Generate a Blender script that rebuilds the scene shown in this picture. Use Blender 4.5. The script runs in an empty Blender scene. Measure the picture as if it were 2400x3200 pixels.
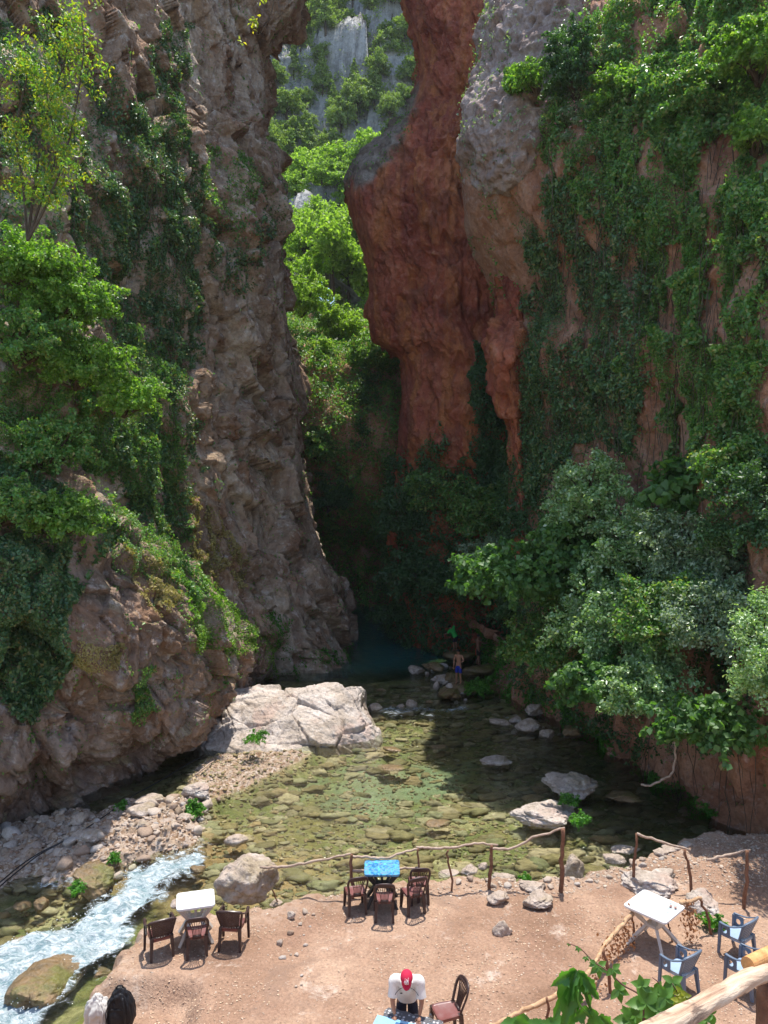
import bpy, math, random
import numpy as np
from mathutils import Vector, Matrix
rng = np.random.default_rng(7); random.seed(7)
SC = bpy.context.scene; COL = SC.collection
R = math.radians
# ------------------------------------------------------------------ camera, world, sun, exposure
FPX, PITCH, CZ = 2350.0, R(2.0), 8.2          # focal length in photo pixels, downward pitch, eye height above the terrace
cam_d = bpy.data.cameras.new('camera'); cam = bpy.data.objects.new('camera', cam_d); COL.objects.link(cam)
cam_d.sensor_fit = 'VERTICAL'; cam_d.sensor_height = 36.0; cam_d.lens = 36.0 * FPX / 3200
cam_d.clip_end = 2000; cam_d.clip_start = 0.05
cam.location = (0, 0, CZ); cam.rotation_euler = (R(90) - PITCH, 0, 0)
SC.camera = cam
SUN_EL, SUN_AZ = R(77), R(17)                # azimuth measured from +Y towards +X
world = bpy.data.worlds.new('World'); SC.world = world; world.use_nodes = True
wt = world.node_tree; bg = wt.nodes['Background']
sky = wt.nodes.new('ShaderNodeTexSky'); sky.sky_type = 'NISHITA'; sky.sun_disc = False
sky.sun_elevation = SUN_EL; sky.sun_rotation = SUN_AZ
wt.links.new(sky.outputs[0], bg.inputs[0]); bg.inputs[1].default_value = 0.15
sun_d = bpy.data.lights.new('sun', 'SUN'); sun_d.energy = 3.4; sun_d.angle = R(0.5); sun_d.color = (1, .95, .87)
sun = bpy.data.objects.new('sun', sun_d); COL.objects.link(sun)
sdir = Vector((math.sin(SUN_AZ)*math.cos(SUN_EL), math.cos(SUN_AZ)*math.cos(SUN_EL), math.sin(SUN_EL)))
sun.rotation_euler = sdir.to_track_quat('Z', 'Y').to_euler()
SC.view_settings.view_transform = 'Standard'; SC.view_settings.look = 'None'
SC.view_settings.exposure = 1.08; SC.view_settings.gamma = 1.0
SC.render.engine = 'CYCLES'
SC.cycles.max_bounces = 6; SC.cycles.diffuse_bounces = 3; SC.cycles.glossy_bounces = 2
SC.cycles.transmission_bounces = 3; SC.cycles.transparent_max_bounces = 8

# ------------------------------------------------------------------ photo pixel -> point helpers (native photo pixels; K turns the smaller survey into native)
K = 2400 / 1659.0
cp, sp = math.cos(PITCH), math.sin(PITCH)
def ray(x, y):
    u = (x - 1200) / FPX; v = (1600 - y) / FPX
    return np.array([u, cp + v*sp, -sp + v*cp])
def at(x, y, Y):
    d = ray(x, y); return np.array([0, 0, CZ]) + d * (Y / d[1])
def on(x, y, z=0.0):
    d = ray(x, y); return np.array([0, 0, CZ]) + d * ((z - CZ) / d[2])
def dat(x, y, Y): return at(x*K, y*K, Y)
def don(x, y, z=0.0): return on(x*K, y*K, z)
def proj(P):                                   # world -> survey pixels
    P = np.asarray(P); d = P - np.array([0, 0, CZ])
    dep = d[..., 1]*cp - d[..., 2]*sp; up = d[..., 1]*sp + d[..., 2]*cp
    dep = np.where(dep < .1, .1, dep)
    return np.stack([(1200 + FPX*d[..., 0]/dep)/K, (1600 - FPX*up/dep)/K], -1)
# ------------------------------------------------------------------ numpy noise
def _h(i, j, k, s):
    n = (i.astype(np.int64)*374761393 + j.astype(np.int64)*668265263 + k.astype(np.int64)*2147483647 + s*1274126177) & 0xffffffff
    n = ((n ^ (n >> 13)) * 1274126177) & 0xffffffff
    n = ((n ^ (n >> 16)) * 2246822519) & 0xffffffff
    return (n ^ (n >> 15)) & 0xffffffff
_G = np.random.default_rng(1).normal(size=(256, 3)); _G /= np.linalg.norm(_G, axis=1)[:, None]
def perlin(P, s=0):
    P = np.asarray(P, float); I = np.floor(P).astype(np.int64); f = P - I
    w = f*f*f*(f*(f*6-15)+10); out = 0
    for a in (0, 1):
        wa = w[:, 0] if a else 1-w[:, 0]
        for b in (0, 1):
            wb = w[:, 1] if b else 1-w[:, 1]
            for c in (0, 1):
                wc = w[:, 2] if c else 1-w[:, 2]
                g = _G[_h(I[:, 0]+a, I[:, 1]+b, I[:, 2]+c, s) & 255]
                out = out + wa*wb*wc*((f - np.array([a, b, c]))*g).sum(1)
    return out * 1.5
def fbm(P, o=4, s=0, lac=2.03, gain=.5):
    P = np.asarray(P, float); t = 0; a = 1.0; q = P
    for i in range(o):
        t = t + a*perlin(q, s+i); q = q*lac + 3.7; a *= gain
    return t
def cells(P, s=0):                             # nearest jittered cell: distance, second distance, offset vector, id
    P = np.asarray(P, float); I = np.floor(P).astype(np.int64); n = len(P)
    b1 = np.full(n, 9.0); b2 = np.full(n, 9.0); off = np.zeros((n, 3)); cid = np.zeros(n, np.int64)
    for a in (-1, 0, 1):
        for b in (-1, 0, 1):
            for c in (-1, 0, 1):
                J = I + np.array([a, b, c]); h = _h(J[:, 0], J[:, 1], J[:, 2], s)
                ctr = J + np.stack([(h & 1023)/1023, ((h >> 10) & 1023)/1023, ((h >> 20) & 1023)/1023], 1)
                d = P - ctr; r = np.sqrt((d*d).sum(1)); m = r < b1
                b2 = np.where(m, b1, np.minimum(b2, r)); b1 = np.where(m, r, b1)
                off[m] = d[m]; cid = np.where(m, h, cid)
    return b1, b2, off, cid
def facet(P, s=0):                             # broken-rock field: tilted plane per cell
    b1, b2, off, cid = cells(P, s)
    g = _G[(cid >> 7) & 255]
    return (off*g).sum(1) + ((cid >> 3) & 255)/255.0*.5 - .25, b2 - b1
def sstep(a, b, x):
    t = np.clip((x-a)/(b-a), 0, 1); return t*t*(3-2*t)
def inpoly(x, y, poly):
    x = np.asarray(x); y = np.asarray(y); r = np.zeros(x.shape, bool); n = len(poly)
    for i in range(n):
        x1, y1 = poly[i][:2]; x2, y2 = poly[(i+1) % n][:2]
        if y1 == y2: continue
        m = ((y1 > y) != (y2 > y)) & (x < (x2-x1)*(y-y1)/(y2-y1) + x1); r ^= m
    return r
def sdist(x, y, poly):                         # signed distance, positive inside
    d = np.full(np.shape(x), 1e9); n = len(poly)
    for i in range(n):
        x1, y1 = poly[i][:2]; x2, y2 = poly[(i+1) % n][:2]; ex, ey = x2-x1, y2-y1
        t = np.clip(((x-x1)*ex + (y-y1)*ey)/(ex*ex+ey*ey+1e-12), 0, 1)
        d = np.minimum(d, np.hypot(x-x1-t*ex, y-y1-t*ey))
    return np.where(inpoly(x, y, poly), d, -d)
def unit(v): 
    v = np.asarray(v, float); return v/np.maximum(np.linalg.norm(v, axis=-1, keepdims=True), 1e-9)

# ------------------------------------------------------------------ object helpers
def tag(o, label=None, cat=None, group=None, kind=None):
    if label: o['label'] = label
    if cat: o['category'] = cat
    if group: o['group'] = group
    if kind: o['kind'] = kind
    return o
def empty(name, loc, label=None, cat=None, group=None, rz=0):
    o = bpy.data.objects.new(name, None); COL.objects.link(o); o.location = [float(c) for c in loc]; o.rotation_euler = (0, 0, rz)
    o.empty_display_size = .2
    return tag(o, label, cat, group)
def mesh(name, V, F, mat, smooth=False):
    V = np.asarray(V, np.float32); me = bpy.data.meshes.new(name)
    if isinstance(F, np.ndarray) and F.ndim == 2:
        k = F.shape[1]; n = len(F)
        me.vertices.add(len(V)); me.vertices.foreach_set('co', V.ravel())
        me.loops.add(n*k); me.loops.foreach_set('vertex_index', F.astype(np.int32).ravel())
        me.polygons.add(n); me.polygons.foreach_set('loop_start', np.arange(0, n*k, k, dtype=np.int32))
        me.polygons.foreach_set('loop_total', np.full(n, k, np.int32))
        me.update(calc_edges=True)
    else:
        me.from_pydata([tuple(map(float, v)) for v in V], [], [tuple(int(i) for i in f) for f in F]); me.update()
    if smooth: me.polygons.foreach_set('use_smooth', np.ones(len(me.polygons), bool))
    if mat: me.materials.append(mat)
    return me
def obj(name, V, F, mat, parent=None, smooth=False, loc=None):
    o = bpy.data.objects.new(name, mesh(name, V, F, mat, smooth)); COL.objects.link(o)
    if parent is not None: o.parent = parent
    if loc is not None: o.location = [float(c) for c in loc]
    return o
def attr(o, name, vals):
    a = o.data.attributes.new(name, 'FLOAT', 'POINT'); a.data.foreach_set('value', np.asarray(vals, np.float32))
def copy_tree(o, parent=None):
    c = o.copy(); COL.objects.link(c); c.parent = parent
    for ch in list(o.children): copy_tree(ch, c)
    return c
class MB:                                      # collects simple shapes into one mesh
    def __init__(s): s.V = []; s.F = []; s.n = 0
    def add(s, V, F):
        s.V.extend([tuple(map(float, v)) for v in V]); s.F.extend([tuple(int(i)+s.n for i in f) for f in F]); s.n += len(V)
    def box(s, c, d, M=None, bev=0):
        c = np.array(c, float); d = np.array(d, float)/2
        vs = np.array([[x, y, z] for x in (-1, 1) for y in (-1, 1) for z in (-1, 1)])*d
        if M is not None: vs = vs @ np.array(M).T
        s.add(vs + c, [(0, 1, 3, 2), (4, 6, 7, 5), (0, 4, 5, 1), (2, 3, 7, 6), (0, 2, 6, 4), (1, 5, 7, 3)])
    def tube(s, pts, rad, n=8, cap=True, flat=1.0, upv=(0, 0, 1)):
        V, F = tube(pts, rad, n, cap, flat, upv); s.add(V, F)
    def build(s, name, mat, parent=None, smooth=False, loc=None):
        return obj(name, s.V, s.F, mat, parent, smooth, loc)
def tube(pts, rad, n=8, cap=True, flat=1.0, upv=(0, 0, 1), jit=0):
    pts = np.array(pts, float); m = len(pts); rad = np.broadcast_to(np.asarray(rad, float), (m,))
    T = np.gradient(pts, axis=0); T = unit(T); V = []
    up = np.array(upv, float); a = np.cross(up, T[0])
    if np.linalg.norm(a) < .1: a = np.cross(np.array([1., 0, .01]), T[0])
    a = unit(a)
    for i in range(m):
        a = unit(a - T[i]*np.dot(a, T[i])); b = np.cross(T[i], a)
        for k in range(n):
            th = 2*math.pi*k/n; rr = rad[i]*(1 + (random.uniform(-jit, jit) if jit else 0))
            V.append(pts[i] + (a*math.cos(th) + b*math.sin(th)*flat)*rr)
    F = [(i*n+k, i*n+(k+1) % n, (i+1)*n+(k+1) % n, (i+1)*n+k) for i in range(m-1) for k in range(n)]
    if cap: F += [tuple(range(n-1, -1, -1)), tuple((m-1)*n+k for k in range(n))]
    return V, F
def spline(pts, per=6):
    p = np.array(pts, float); m = len(p)
    if m < 3: return np.array([p[0] + (p[-1]-p[0])*t for t in np.linspace(0, 1, per+1)])
    T = np.gradient(p, axis=0); out = []
    for i in range(m-1):
        for t in np.arange(per)/per:
            out.append((2*t**3-3*t**2+1)*p[i] + (t**3-2*t**2+t)*T[i] + (-2*t**3+3*t**2)*p[i+1] + (t**3-t**2)*T[i+1])
    out.append(p[-1]); return np.array(out)

# ------------------------------------------------------------------ material helpers
class NT:
    def __init__(s, name):
        s.m = bpy.data.materials.new(name); s.m.use_nodes = True; s.t = s.m.node_tree; s.N = s.t.nodes; s.L = s.t.links
        s.p = s.N['Principled BSDF']; s.out = s.N['Material Output']
        s.tc = s.N.new('ShaderNodeTexCoord')
    def link(s, a, b): s.L.new(a, b)
    def _set(s, sock, v):
        if hasattr(v, 'is_linked') or isinstance(v, bpy.types.NodeSocket): s.L.new(v, sock)
        else: sock.default_value = v
    def geo(s, o='Position'): return s.N.new('ShaderNodeNewGeometry').outputs[o]
    def vec(s, scale=(1, 1, 1), rot=(0, 0, 0), src=None):
        m = s.N.new('ShaderNodeMapping'); m.inputs['Scale'].default_value = scale; m.inputs['Rotation'].default_value = rot
        s.L.new(src or s.tc.outputs['Object'], m.inputs[0]); return m.outputs[0]
    def noise(s, sc, det=6, rough=.55, dist=0, v=None, out=0):
        n = s.N.new('ShaderNodeTexNoise'); n.inputs['Scale'].default_value = sc; n.inputs['Detail'].default_value = det
        n.inputs['Roughness'].default_value = rough; n.inputs['Distortion'].default_value = dist
        s.L.new(v or s.tc.outputs['Object'], n.inputs['Vector']); return n.outputs[out]
    def voro(s, sc, v=None, feat='F1', out='Distance', rnd=1):
        n = s.N.new('ShaderNodeTexVoronoi'); n.feature = feat; n.inputs['Scale'].default_value = sc; n.inputs['Randomness'].default_value = rnd
        s.L.new(v or s.tc.outputs['Object'], n.inputs['Vector']); return n.outputs[out]
    def ramp(s, f, stops, interp='LINEAR'):
        n = s.N.new('ShaderNodeValToRGB'); n.color_ramp.interpolation = interp; e = n.color_ramp.elements
        while len(e) < len(stops): e.new(.5)
        for i, (p, c) in enumerate(stops):
            e[i].position = p; e[i].color = (c, c, c, 1) if isinstance(c, (int, float)) else (*c, 1)
        s.L.new(f, n.inputs[0]); return n.outputs[0]
    def mix(s, f, a, b, mode='MIX'):
        n = s.N.new('ShaderNodeMix'); n.data_type = 'RGBA'; n.blend_type = mode
        for sock, v in ((n.inputs[0], f), (n.inputs[6], a), (n.inputs[7], b)):
            if isinstance(v, bpy.types.NodeSocket): s.L.new(v, sock)
            elif isinstance(v, tuple): sock.default_value = (*v, 1)
            else: sock.default_value = v
        return n.outputs[2]
    def math(s, op, a, b=0.5, clamp=False):
        n = s.N.new('ShaderNodeMath'); n.operation = op; n.use_clamp = clamp
        s._set(n.inputs[0], a); s._set(n.inputs[1], b); return n.outputs[0]
    def attr(s, name):
        n = s.N.new('ShaderNodeAttribute'); n.attribute_name = name; return n.outputs['Fac']
    def rand(s): return s.geo('Random Per Island')
    def objrand(s):
        n = s.N.new('ShaderNodeObjectInfo'); return n.outputs['Random']
    def bump(s, h, strength=.5, dist=.05, prev=None):
        n = s.N.new('ShaderNodeBump'); n.inputs['Strength'].default_value = strength; n.inputs['Distance'].default_value = dist
        s.L.new(h, n.inputs['Height'])
        if prev is not None: s.L.new(prev, n.inputs['Normal'])
        return n.outputs[0]
    def fin(s, col, rough=.8, nrm=None, spec=.3, **kw):
        s._set(s.p.inputs['Base Color'], (*col, 1) if isinstance(col, tuple) else col)
        s._set(s.p.inputs['Roughness'], rough); s.p.inputs['Specular IOR Level'].default_value = spec
        if nrm is not None: s.L.new(nrm, s.p.inputs['Normal'])
        for k, v in kw.items(): s._set(s.p.inputs[k.replace('_', ' ')], v)
        return s.m
def rock_mat(name, stops, weathered=None, streak=None, patch=None, pale=None, top=None, fine=7.0, bumpd=.12, rough=.9, spec=.2, big=.35):
    n = NT(name)
    c = n.ramp(n.noise(big, 8, .62, .4), stops)
    if streak:
        f = n.ramp(n.noise(1.0, 6, .6, .2, n.vec((1.1, 1.1, .10))), [(.46, 0.0), (.62, 1.0)])
        c = n.mix(n.math('MULTIPLY', f, streak[1]), c, streak[0])
    if patch:
        f = n.ramp(n.noise(.55, 5, .6, .6, n.vec((1, 1, 1), (3, 1, 2))), [(.52, 0.0), (.6, 1.0)])
        c = n.mix(n.math('MULTIPLY', f, patch[1]), c, patch[0])
    if pale:
        f = n.ramp(n.noise(2.6, 9, .7, .3), [(.54, 0.0), (.66, 1.0)])
        c = n.mix(n.math('MULTIPLY', f, pale[1]), c, pale[0])
    if top:                                    # dry dust and moss settle on ledges
        sx = n.N.new('ShaderNodeSeparateXYZ'); n.L.new(n.geo('True Normal'), sx.inputs[0])
        f = n.math('MULTIPLY', n.ramp(sx.outputs[2], [(.55, 0.0), (.85, 1.0)]), n.ramp(n.noise(1.1, 4), [(.4, 0.0), (.6, 1.0)]))
        c = n.mix(n.math('MULTIPLY', f, top[1]), c, top[0])
    if weathered: c = n.mix(n.attr('weathered'), c, n.ramp(n.noise(1.4, 8, .65), weathered))
    fn = n.noise(fine, 12, .68)
    c = n.mix(.75, c, n.ramp(fn, [(.3, .52), (.5, .95), (.7, 1.25)]), 'MULTIPLY')
    v = n.voro(1.7, n.vec((1, 1, .55)), 'DISTANCE_TO_EDGE')
    h1 = n.math('MULTIPLY', n.ramp(v, [(0.0, 0.0), (.05, 1.0)]), .12)
    h = n.math('ADD', n.math('ADD', fn, n.math('MULTIPLY', n.noise(2.2, 8, .6), 1.5)), h1)
    return n.fin(c, rough, n.bump(h, .9, bumpd), spec)

M = {}
M['rock_left'] = rock_mat('weathered grey brown rock', [(.3, (.24, .145, .085)), (.45, (.4, .27, .18)), (.58, (.52, .4, .29)), (.72, (.66, .55, .44))],
    streak=((.15, .085, .055), .6), patch=((.3, .155, .09), .6), pale=((.64, .55, .47), .75), top=((.42, .35, .19), .6), fine=3.2, bumpd=.2)
M['rock_outcrop'] = rock_mat('warm brown rock', [(.3, (.18, .11, .075)), (.45, (.31, .21, .155)), (.58, (.42, .32, .26)), (.72, (.55, .47, .41))],
    streak=((.17, .1, .06), .5), patch=((.33, .18, .1), .6), pale=((.6, .53, .49), .75), top=((.42, .36, .19), .6), fine=5.0, bumpd=.18)
M['rock_red'] = rock_mat('red iron stained rock', [(.3, (.22, .055, .04)), (.45, (.4, .105, .065)), (.56, (.52, .155, .085)), (.72, (.62, .25, .14))],
    weathered=[(.3, (.16, .12, .09)), (.5, (.3, .235, .185)), (.7, (.44, .38, .31))],
    streak=((.62, .24, .08), .65), patch=((.26, .09, .07), .5), pale=((.5, .25, .16), .5), fine=2.6, bumpd=.3, big=.28)
M['rock_redtop'] = rock_mat('grey topped red rock', [(.3, (.2, .13, .1)), (.5, (.3, .23, .19)), (.72, (.42, .36, .31))],
    streak=((.3, .12, .08), .4), pale=((.5, .46, .4), .5))
M['rock_wall'] = rock_mat('brown red earth wall rock', [(.3, (.22, .105, .06)), (.45, (.38, .185, .11)), (.6, (.47, .27, .18)), (.74, (.58, .42, .34))],
    streak=((.42, .19, .1), .45), patch=((.3, .13, .08), .5), pale=((.55, .46, .42), .45))
M['rock_pale'] = rock_mat('pale limestone', [(.3, (.3, .24, .19)), (.45, (.44, .37, .31)), (.6, (.54, .47, .42)), (.74, (.64, .58, .53))],
    patch=((.46, .31, .25), .5), pale=((.7, .66, .62), .5), fine=9.0, bumpd=.07, big=.8)
M['rock_buff'] = rock_mat('buff river boulder', [(.3, (.26, .2, .15)), (.45, (.4, .32, .26)), (.6, (.5, .42, .36)), (.74, (.6, .53, .48))],
    patch=((.25, .2, .1), .5), pale=((.62, .57, .52), .5), fine=9.0, bumpd=.06, big=.8)
M['rock_wet'] = rock_mat('wet mossy rock', [(.3, (.08, .06, .03)), (.5, (.2, .13, .06)), (.72, (.33, .22, .12))],
    patch=((.12, .13, .02), .8), fine=9.0, bumpd=.05, rough=.35, spec=.5, big=1.2)
M['rock_hill'] = rock_mat('far grey crag', [(.3, (.3, .3, .29)), (.5, (.46, .45, .43)), (.7, (.62, .6, .57))],
    streak=((.1, .1, .1), .5), pale=((.5, .5, .48), .5), fine=.9, bumpd=.6, big=.06)
def stone_mat():
    n = NT('river cobble'); r = n.objrand()
    base = n.ramp(r, [(0, (.34, .28, .22)), (.25, (.44, .36, .3)), (.45, (.28, .19, .13)), (.65, (.38, .34, .31)), (.85, (.46, .38, .31)), (1, (.22, .16, .11))])
    c = n.mix(.6, base, n.ramp(n.noise(5, 8, .65), [(.3, .6), (.7, 1.3)]), 'MULTIPLY')
    return n.fin(c, .85, n.bump(n.noise(12, 8, .6), .5, .03), .25)
M['stone'] = stone_mat()
def bedstone_mat():
    n = NT('algae covered pool stone'); r = n.rand()
    base = n.ramp(r, [(0, (.15, .12, .06)), (.2, (.25, .19, .09)), (.4, (.16, .16, .08)), (.6, (.31, .21, .11)), (.75, (.25, .23, .13)), (.9, (.42, .32, .2)), (1, (.1, .095, .05))])
    c = n.mix(.7, base, n.ramp(n.noise(4, 7, .65), [(.3, .5), (.7, 1.35)]), 'MULTIPLY')
    return n.fin(c, .8, n.bump(n.noise(9, 8, .6), .5, .03), .2)
M['bedstone'] = bedstone_mat()
def ground_mat():
    n = NT('trodden earth and river bed'); v = n.tc.outputs['Object']
    dirt = n.ramp(n.noise(.55, 7, .6, .3), [(.3, (.22, .13, .085)), (.5, (.33, .208, .142)), (.68, (.44, .3, .212))])
    dirt = n.mix(n.math('MULTIPLY', n.ramp(n.noise(.9, 5, .6, .5, n.vec((1, 1, 1), (0, 0, 2))), [(.54, 0.0), (.68, 1.0)]), .5), dirt, (.27, .16, .11))
    chips = n.ramp(n.voro(16, feat='F1'), [(.12, 1.0), (.2, 0.0)])
    chipm = n.math('MULTIPLY', chips, n.ramp(n.noise(1.6, 4), [(.45, 0.0), (.6, 1.0)]))
    chipc = n.ramp(n.voro(16, feat='F1', out='Color'), [(.2, (.2, .12, .08)), (.5, (.5, .4, .3)), (.9, (.7, .58, .47))])
    dirt = n.mix(n.math('MULTIPLY', chipm, .8), dirt, chipc)
    dirt = n.mix(.7, dirt, n.ramp(n.noise(19, 9, .75), [(.32, .5), (.68, 1.4)]), 'MULTIPLY')
    dirt = n.mix(n.ramp(n.noise(.8, 8, .7, .8), [(.56, 0.0), (.62, .55)]), dirt, (.25, .165, .12))
    dirt = n.mix(n.ramp(n.noise(1.3, 8, .75, .3, n.vec((1, 1, 1), (0, 1, 4))), [(.58, 0.0), (.68, .6)]), dirt, (.6, .5, .42))
    grav = n.ramp(n.voro(9, feat='F1', out='Color'), [(.1, (.2, .12, .07)), (.4, (.36, .26, .18)), (.7, (.42, .33, .26)), (1, (.52, .44, .37))])
    grav = n.mix(.7, grav, n.ramp(n.noise(5, 8, .7), [(.3, .6), (.7, 1.2)]), 'MULTIPLY')
    bed = n.ramp(n.noise(.5, 7, .6, .5), [(.3, (.1, .085, .035)), (.42, (.22, .18, .07)), (.52, (.16, .17, .06)), (.6, (.3, .26, .12)), (.72, (.42, .36, .2))])
    bed = n.mix(.8, bed, n.ramp(n.noise(3.5, 8, .7, .4, n.vec((1, 2.2, 1))), [(.3, .45), (.7, 1.5)]), 'MULTIPLY')
    bed = n.mix(n.attr('sand'), bed, n.mix(n.noise(1.6, 9, .75, .6, n.vec((1, 1.8, 1))), (.1, .13, .06), (.36, .46, .32)))
    bed = n.mix(n.attr('ochre'), bed, n.mix(n.noise(2.5, 7, .7), (.2, .1, .03), (.48, .32, .18)))
    c = n.mix(n.attr('gravel'), dirt, grav)
    c = n.mix(n.attr('bed'), c, bed)
    moss = n.attr('moss'); c = n.mix(moss, c, n.mix(n.noise(6, 6, .7), (.09, .11, .02), (.32, .3, .06)))
    h = n.math('ADD', n.noise(14, 10, .7), n.math('MULTIPLY', n.ramp(n.voro(16), [(.08, 1.0), (.25, 0.0)]), .25))
    h = n.math('ADD', h, n.math('MULTIPLY', n.noise(2.5, 6, .6), 1.4))
    return n.fin(c, .9, n.bump(h, .8, .05), .15)
M['ground'] = ground_mat()
def water_mat(name):
    n = NT(name); N = n.N
    tr = N.new('ShaderNodeBsdfTransparent'); gl = N.new('ShaderNodeBsdfGlossy'); gl.inputs['Roughness'].default_value = .03
    tint = n.mix(n.attr('deep'), (.9, .96, .9), (.14, .42, .36))
    n.L.new(tint, tr.inputs[0])
    df = N.new('ShaderNodeBsdfDiffuse'); df.inputs['Color'].default_value = (.03, .18, .17, 1)
    m0 = N.new('ShaderNodeMixShader'); n.L.new(n.math('MULTIPLY', n.attr('deep'), .55), m0.inputs[0]); n.L.new(tr.outputs[0], m0.inputs[1]); n.L.new(df.outputs[0], m0.inputs[2])
    fr = N.new('ShaderNodeFresnel'); fr.inputs['IOR'].default_value = 1.33
    h = n.math('ADD', n.noise(2.2, 6, .65, 1.2, n.vec((1, 1.9, 1))), n.math('MULTIPLY', n.noise(9, 4, .6, .8, n.vec((1, 1.6, 1))), .35))
    b = n.bump(h, .6, .11); n.L.new(b, fr.inputs['Normal']); n.L.new(b, gl.inputs['Normal'])
    m1 = N.new('ShaderNodeMixShader'); n.L.new(fr.outputs[0], m1.inputs[0]); n.L.new(m0.outputs[0], m1.inputs[1]); n.L.new(gl.outputs[0], m1.inputs[2])
    # foam: white broken water
    fd = N.new('ShaderNodeBsdfPrincipled'); fd.inputs['Base Color'].default_value = (.8, .87, .89, 1); fd.inputs['Roughness'].default_value = .45
    fl = n.vec((1.2, 2.9, 1), (0, 0, R(-47)))
    fh = n.math('ADD', n.math('MULTIPLY', n.noise(1.9, 10, .7, 1.6, fl), .65), n.math('MULTIPLY', n.noise(6.5, 8, .75, .6, n.vec((1, 1.5, 1), (0, 0, R(-40)))), .35)); n.L.new(n.bump(fh, 1.0, .16), fd.inputs['Normal'])
    fc = n.mix(n.ramp(fh, [(.43, 0.0), (.63, 1.0)]), (.2, .31, .34), (.84, .88, .9)); n.L.new(fc, fd.inputs['Base Color'])
    a = n.attr('foam')
    thr = n.math('SUBTRACT', n.math('ADD', n.math('MULTIPLY', a, 1.05), n.math('MULTIPLY', fh, 1.5)), 1.28)
    mask = n.math('MULTIPLY', n.math('MULTIPLY', thr, 4.5), 1.0, True)
    m2 = N.new('ShaderNodeMixShader'); n.L.new(mask, m2.inputs[0]); n.L.new(m1.outputs[0], m2.inputs[1]); n.L.new(fd.outputs[0], m2.inputs[2])
    n.L.new(m2.outputs[0], n.out.inputs[0]); return n.m
M['water'] = water_mat('clear river water with foam')
def leaf_mat(name, cols, trans=.35, rough=.42, tcol=None, spec=.5):
    n = NT(name); r = n.rand()
    k = len(cols); c = n.ramp(r, [(i/(k-1), cc) for i, cc in enumerate(cols)])
    c = n.mix(.5, c, n.ramp(n.noise(.7, 3), [(.35, .7), (.65, 1.3)]), 'MULTIPLY')
    n.fin(c, rough, None, spec)
    t = n.N.new('ShaderNodeBsdfTranslucent'); tc = n.mix(1.0, c, tcol or (1.7, 2.0, .6), 'MULTIPLY'); n.L.new(tc, t.inputs[0])
    m = n.N.new('ShaderNodeMixShader'); m.inputs[0].default_value = trans
    n.L.new(n.p.outputs[0], m.inputs[1]); n.L.new(t.outputs[0], m.inputs[2]); n.L.new(m.outputs[0], n.out.inputs[0]); return n.m
M['ivy'] = leaf_mat('dark glossy ivy', [(.04, .1, .04), (.075, .16, .06), (.1, .2, .07), (.05, .12, .055), (.2, .28, .1), (.05, .12, .04), (.3, .25, .1)], .25, .4)
M['vine'] = leaf_mat('mid green vine leaf', [(.06, .15, .04), (.1, .23, .06), (.15, .3, .07), (.09, .19, .06), (.26, .36, .1), (.08, .18, .05), (.34, .3, .12)], .4, .42)
M['bright'] = leaf_mat('bright green leaf', [(.08, .17, .03), (.13, .25, .04), (.18, .31, .05), (.11, .2, .04), (.3, .38, .1)], .45, .45)
M['yellow'] = leaf_mat('yellow green leaf', [(.16, .2, .02), (.25, .28, .03), (.32, .33, .03), (.4, .3, .04)], .5, .45)
M['pale'] = leaf_mat('pale silvery green leaf', [(.1, .2, .07), (.18, .3, .11), (.32, .44, .22), (.15, .26, .1), (.5, .57, .4)], .35, .28, spec=.7)
M['fig'] = leaf_mat('broad fig leaf', [(.06, .14, .035), (.09, .19, .05), (.12, .23, .06), (.08, .16, .05)], .4, .5)
M['grey'] = leaf_mat('grey green narrow leaf', [(.1, .17, .08), (.16, .24, .13), (.23, .3, .18), (.34, .4, .28)], .3, .3)
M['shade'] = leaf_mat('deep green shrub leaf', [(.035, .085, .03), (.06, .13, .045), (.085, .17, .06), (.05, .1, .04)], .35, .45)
M['fern'] = leaf_mat('fresh fern leaf', [(.05, .16, .02), (.08, .22, .03), (.12, .28, .04)], .45, .5)
M['dry'] = leaf_mat('dry grass', [(.3, .24, .1), (.38, .3, .15), (.2, .2, .07)], .3, .7, spec=.2)
M['hilltree'] = leaf_mat('hillside tree leaf', [(.13, .2, .06), (.2, .28, .08), (.28, .35, .11), (.16, .23, .08)], .3, .6, spec=.2)
M['glowtree'] = leaf_mat('sunlit tree leaf', [(.13, .22, .045), (.2, .3, .06), (.28, .38, .09), (.15, .24, .05)], .5, .5, spec=.3)
M['pink'] = leaf_mat('pink flower petal', [(.75, .3, .36), (.85, .45, .5)], .4, .6, (1.2, 1, 1))
M['deadleaf'] = leaf_mat('withered brown leaf', [(.28, .13, .05), (.4, .2, .09), (.2, .1, .05)], .3, .7, (1.4, 1.1, .7))
def bark(name, a, b, sc=3.0, z=.25):
    n = NT(name); f = n.noise(sc, 8, .7, .5, n.vec((1, 1, 1))); g = n.noise(sc*3, 6, .7)
    c = n.ramp(f, [(.3, a), (.7, b)]); c = n.mix(.5, c, n.ramp(g, [(.3, .6), (.7, 1.25)]), 'MULTIPLY')
    return n.fin(c, .85, n.bump(f, .7, .03), .2)
M['bark'] = bark('dark bark', (.05, .035, .025), (.12, .09, .06))
M['post'] = bark('brown branch post bark', (.13, .06, .035), (.27, .14, .085), 9)
M['rail'] = bark('pale weathered branch', (.26, .18, .13), (.55, .43, .34), 7)
M['vinerail'] = bark('peeling tan branch', (.3, .17, .09), (.62, .42, .25), 7)
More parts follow.
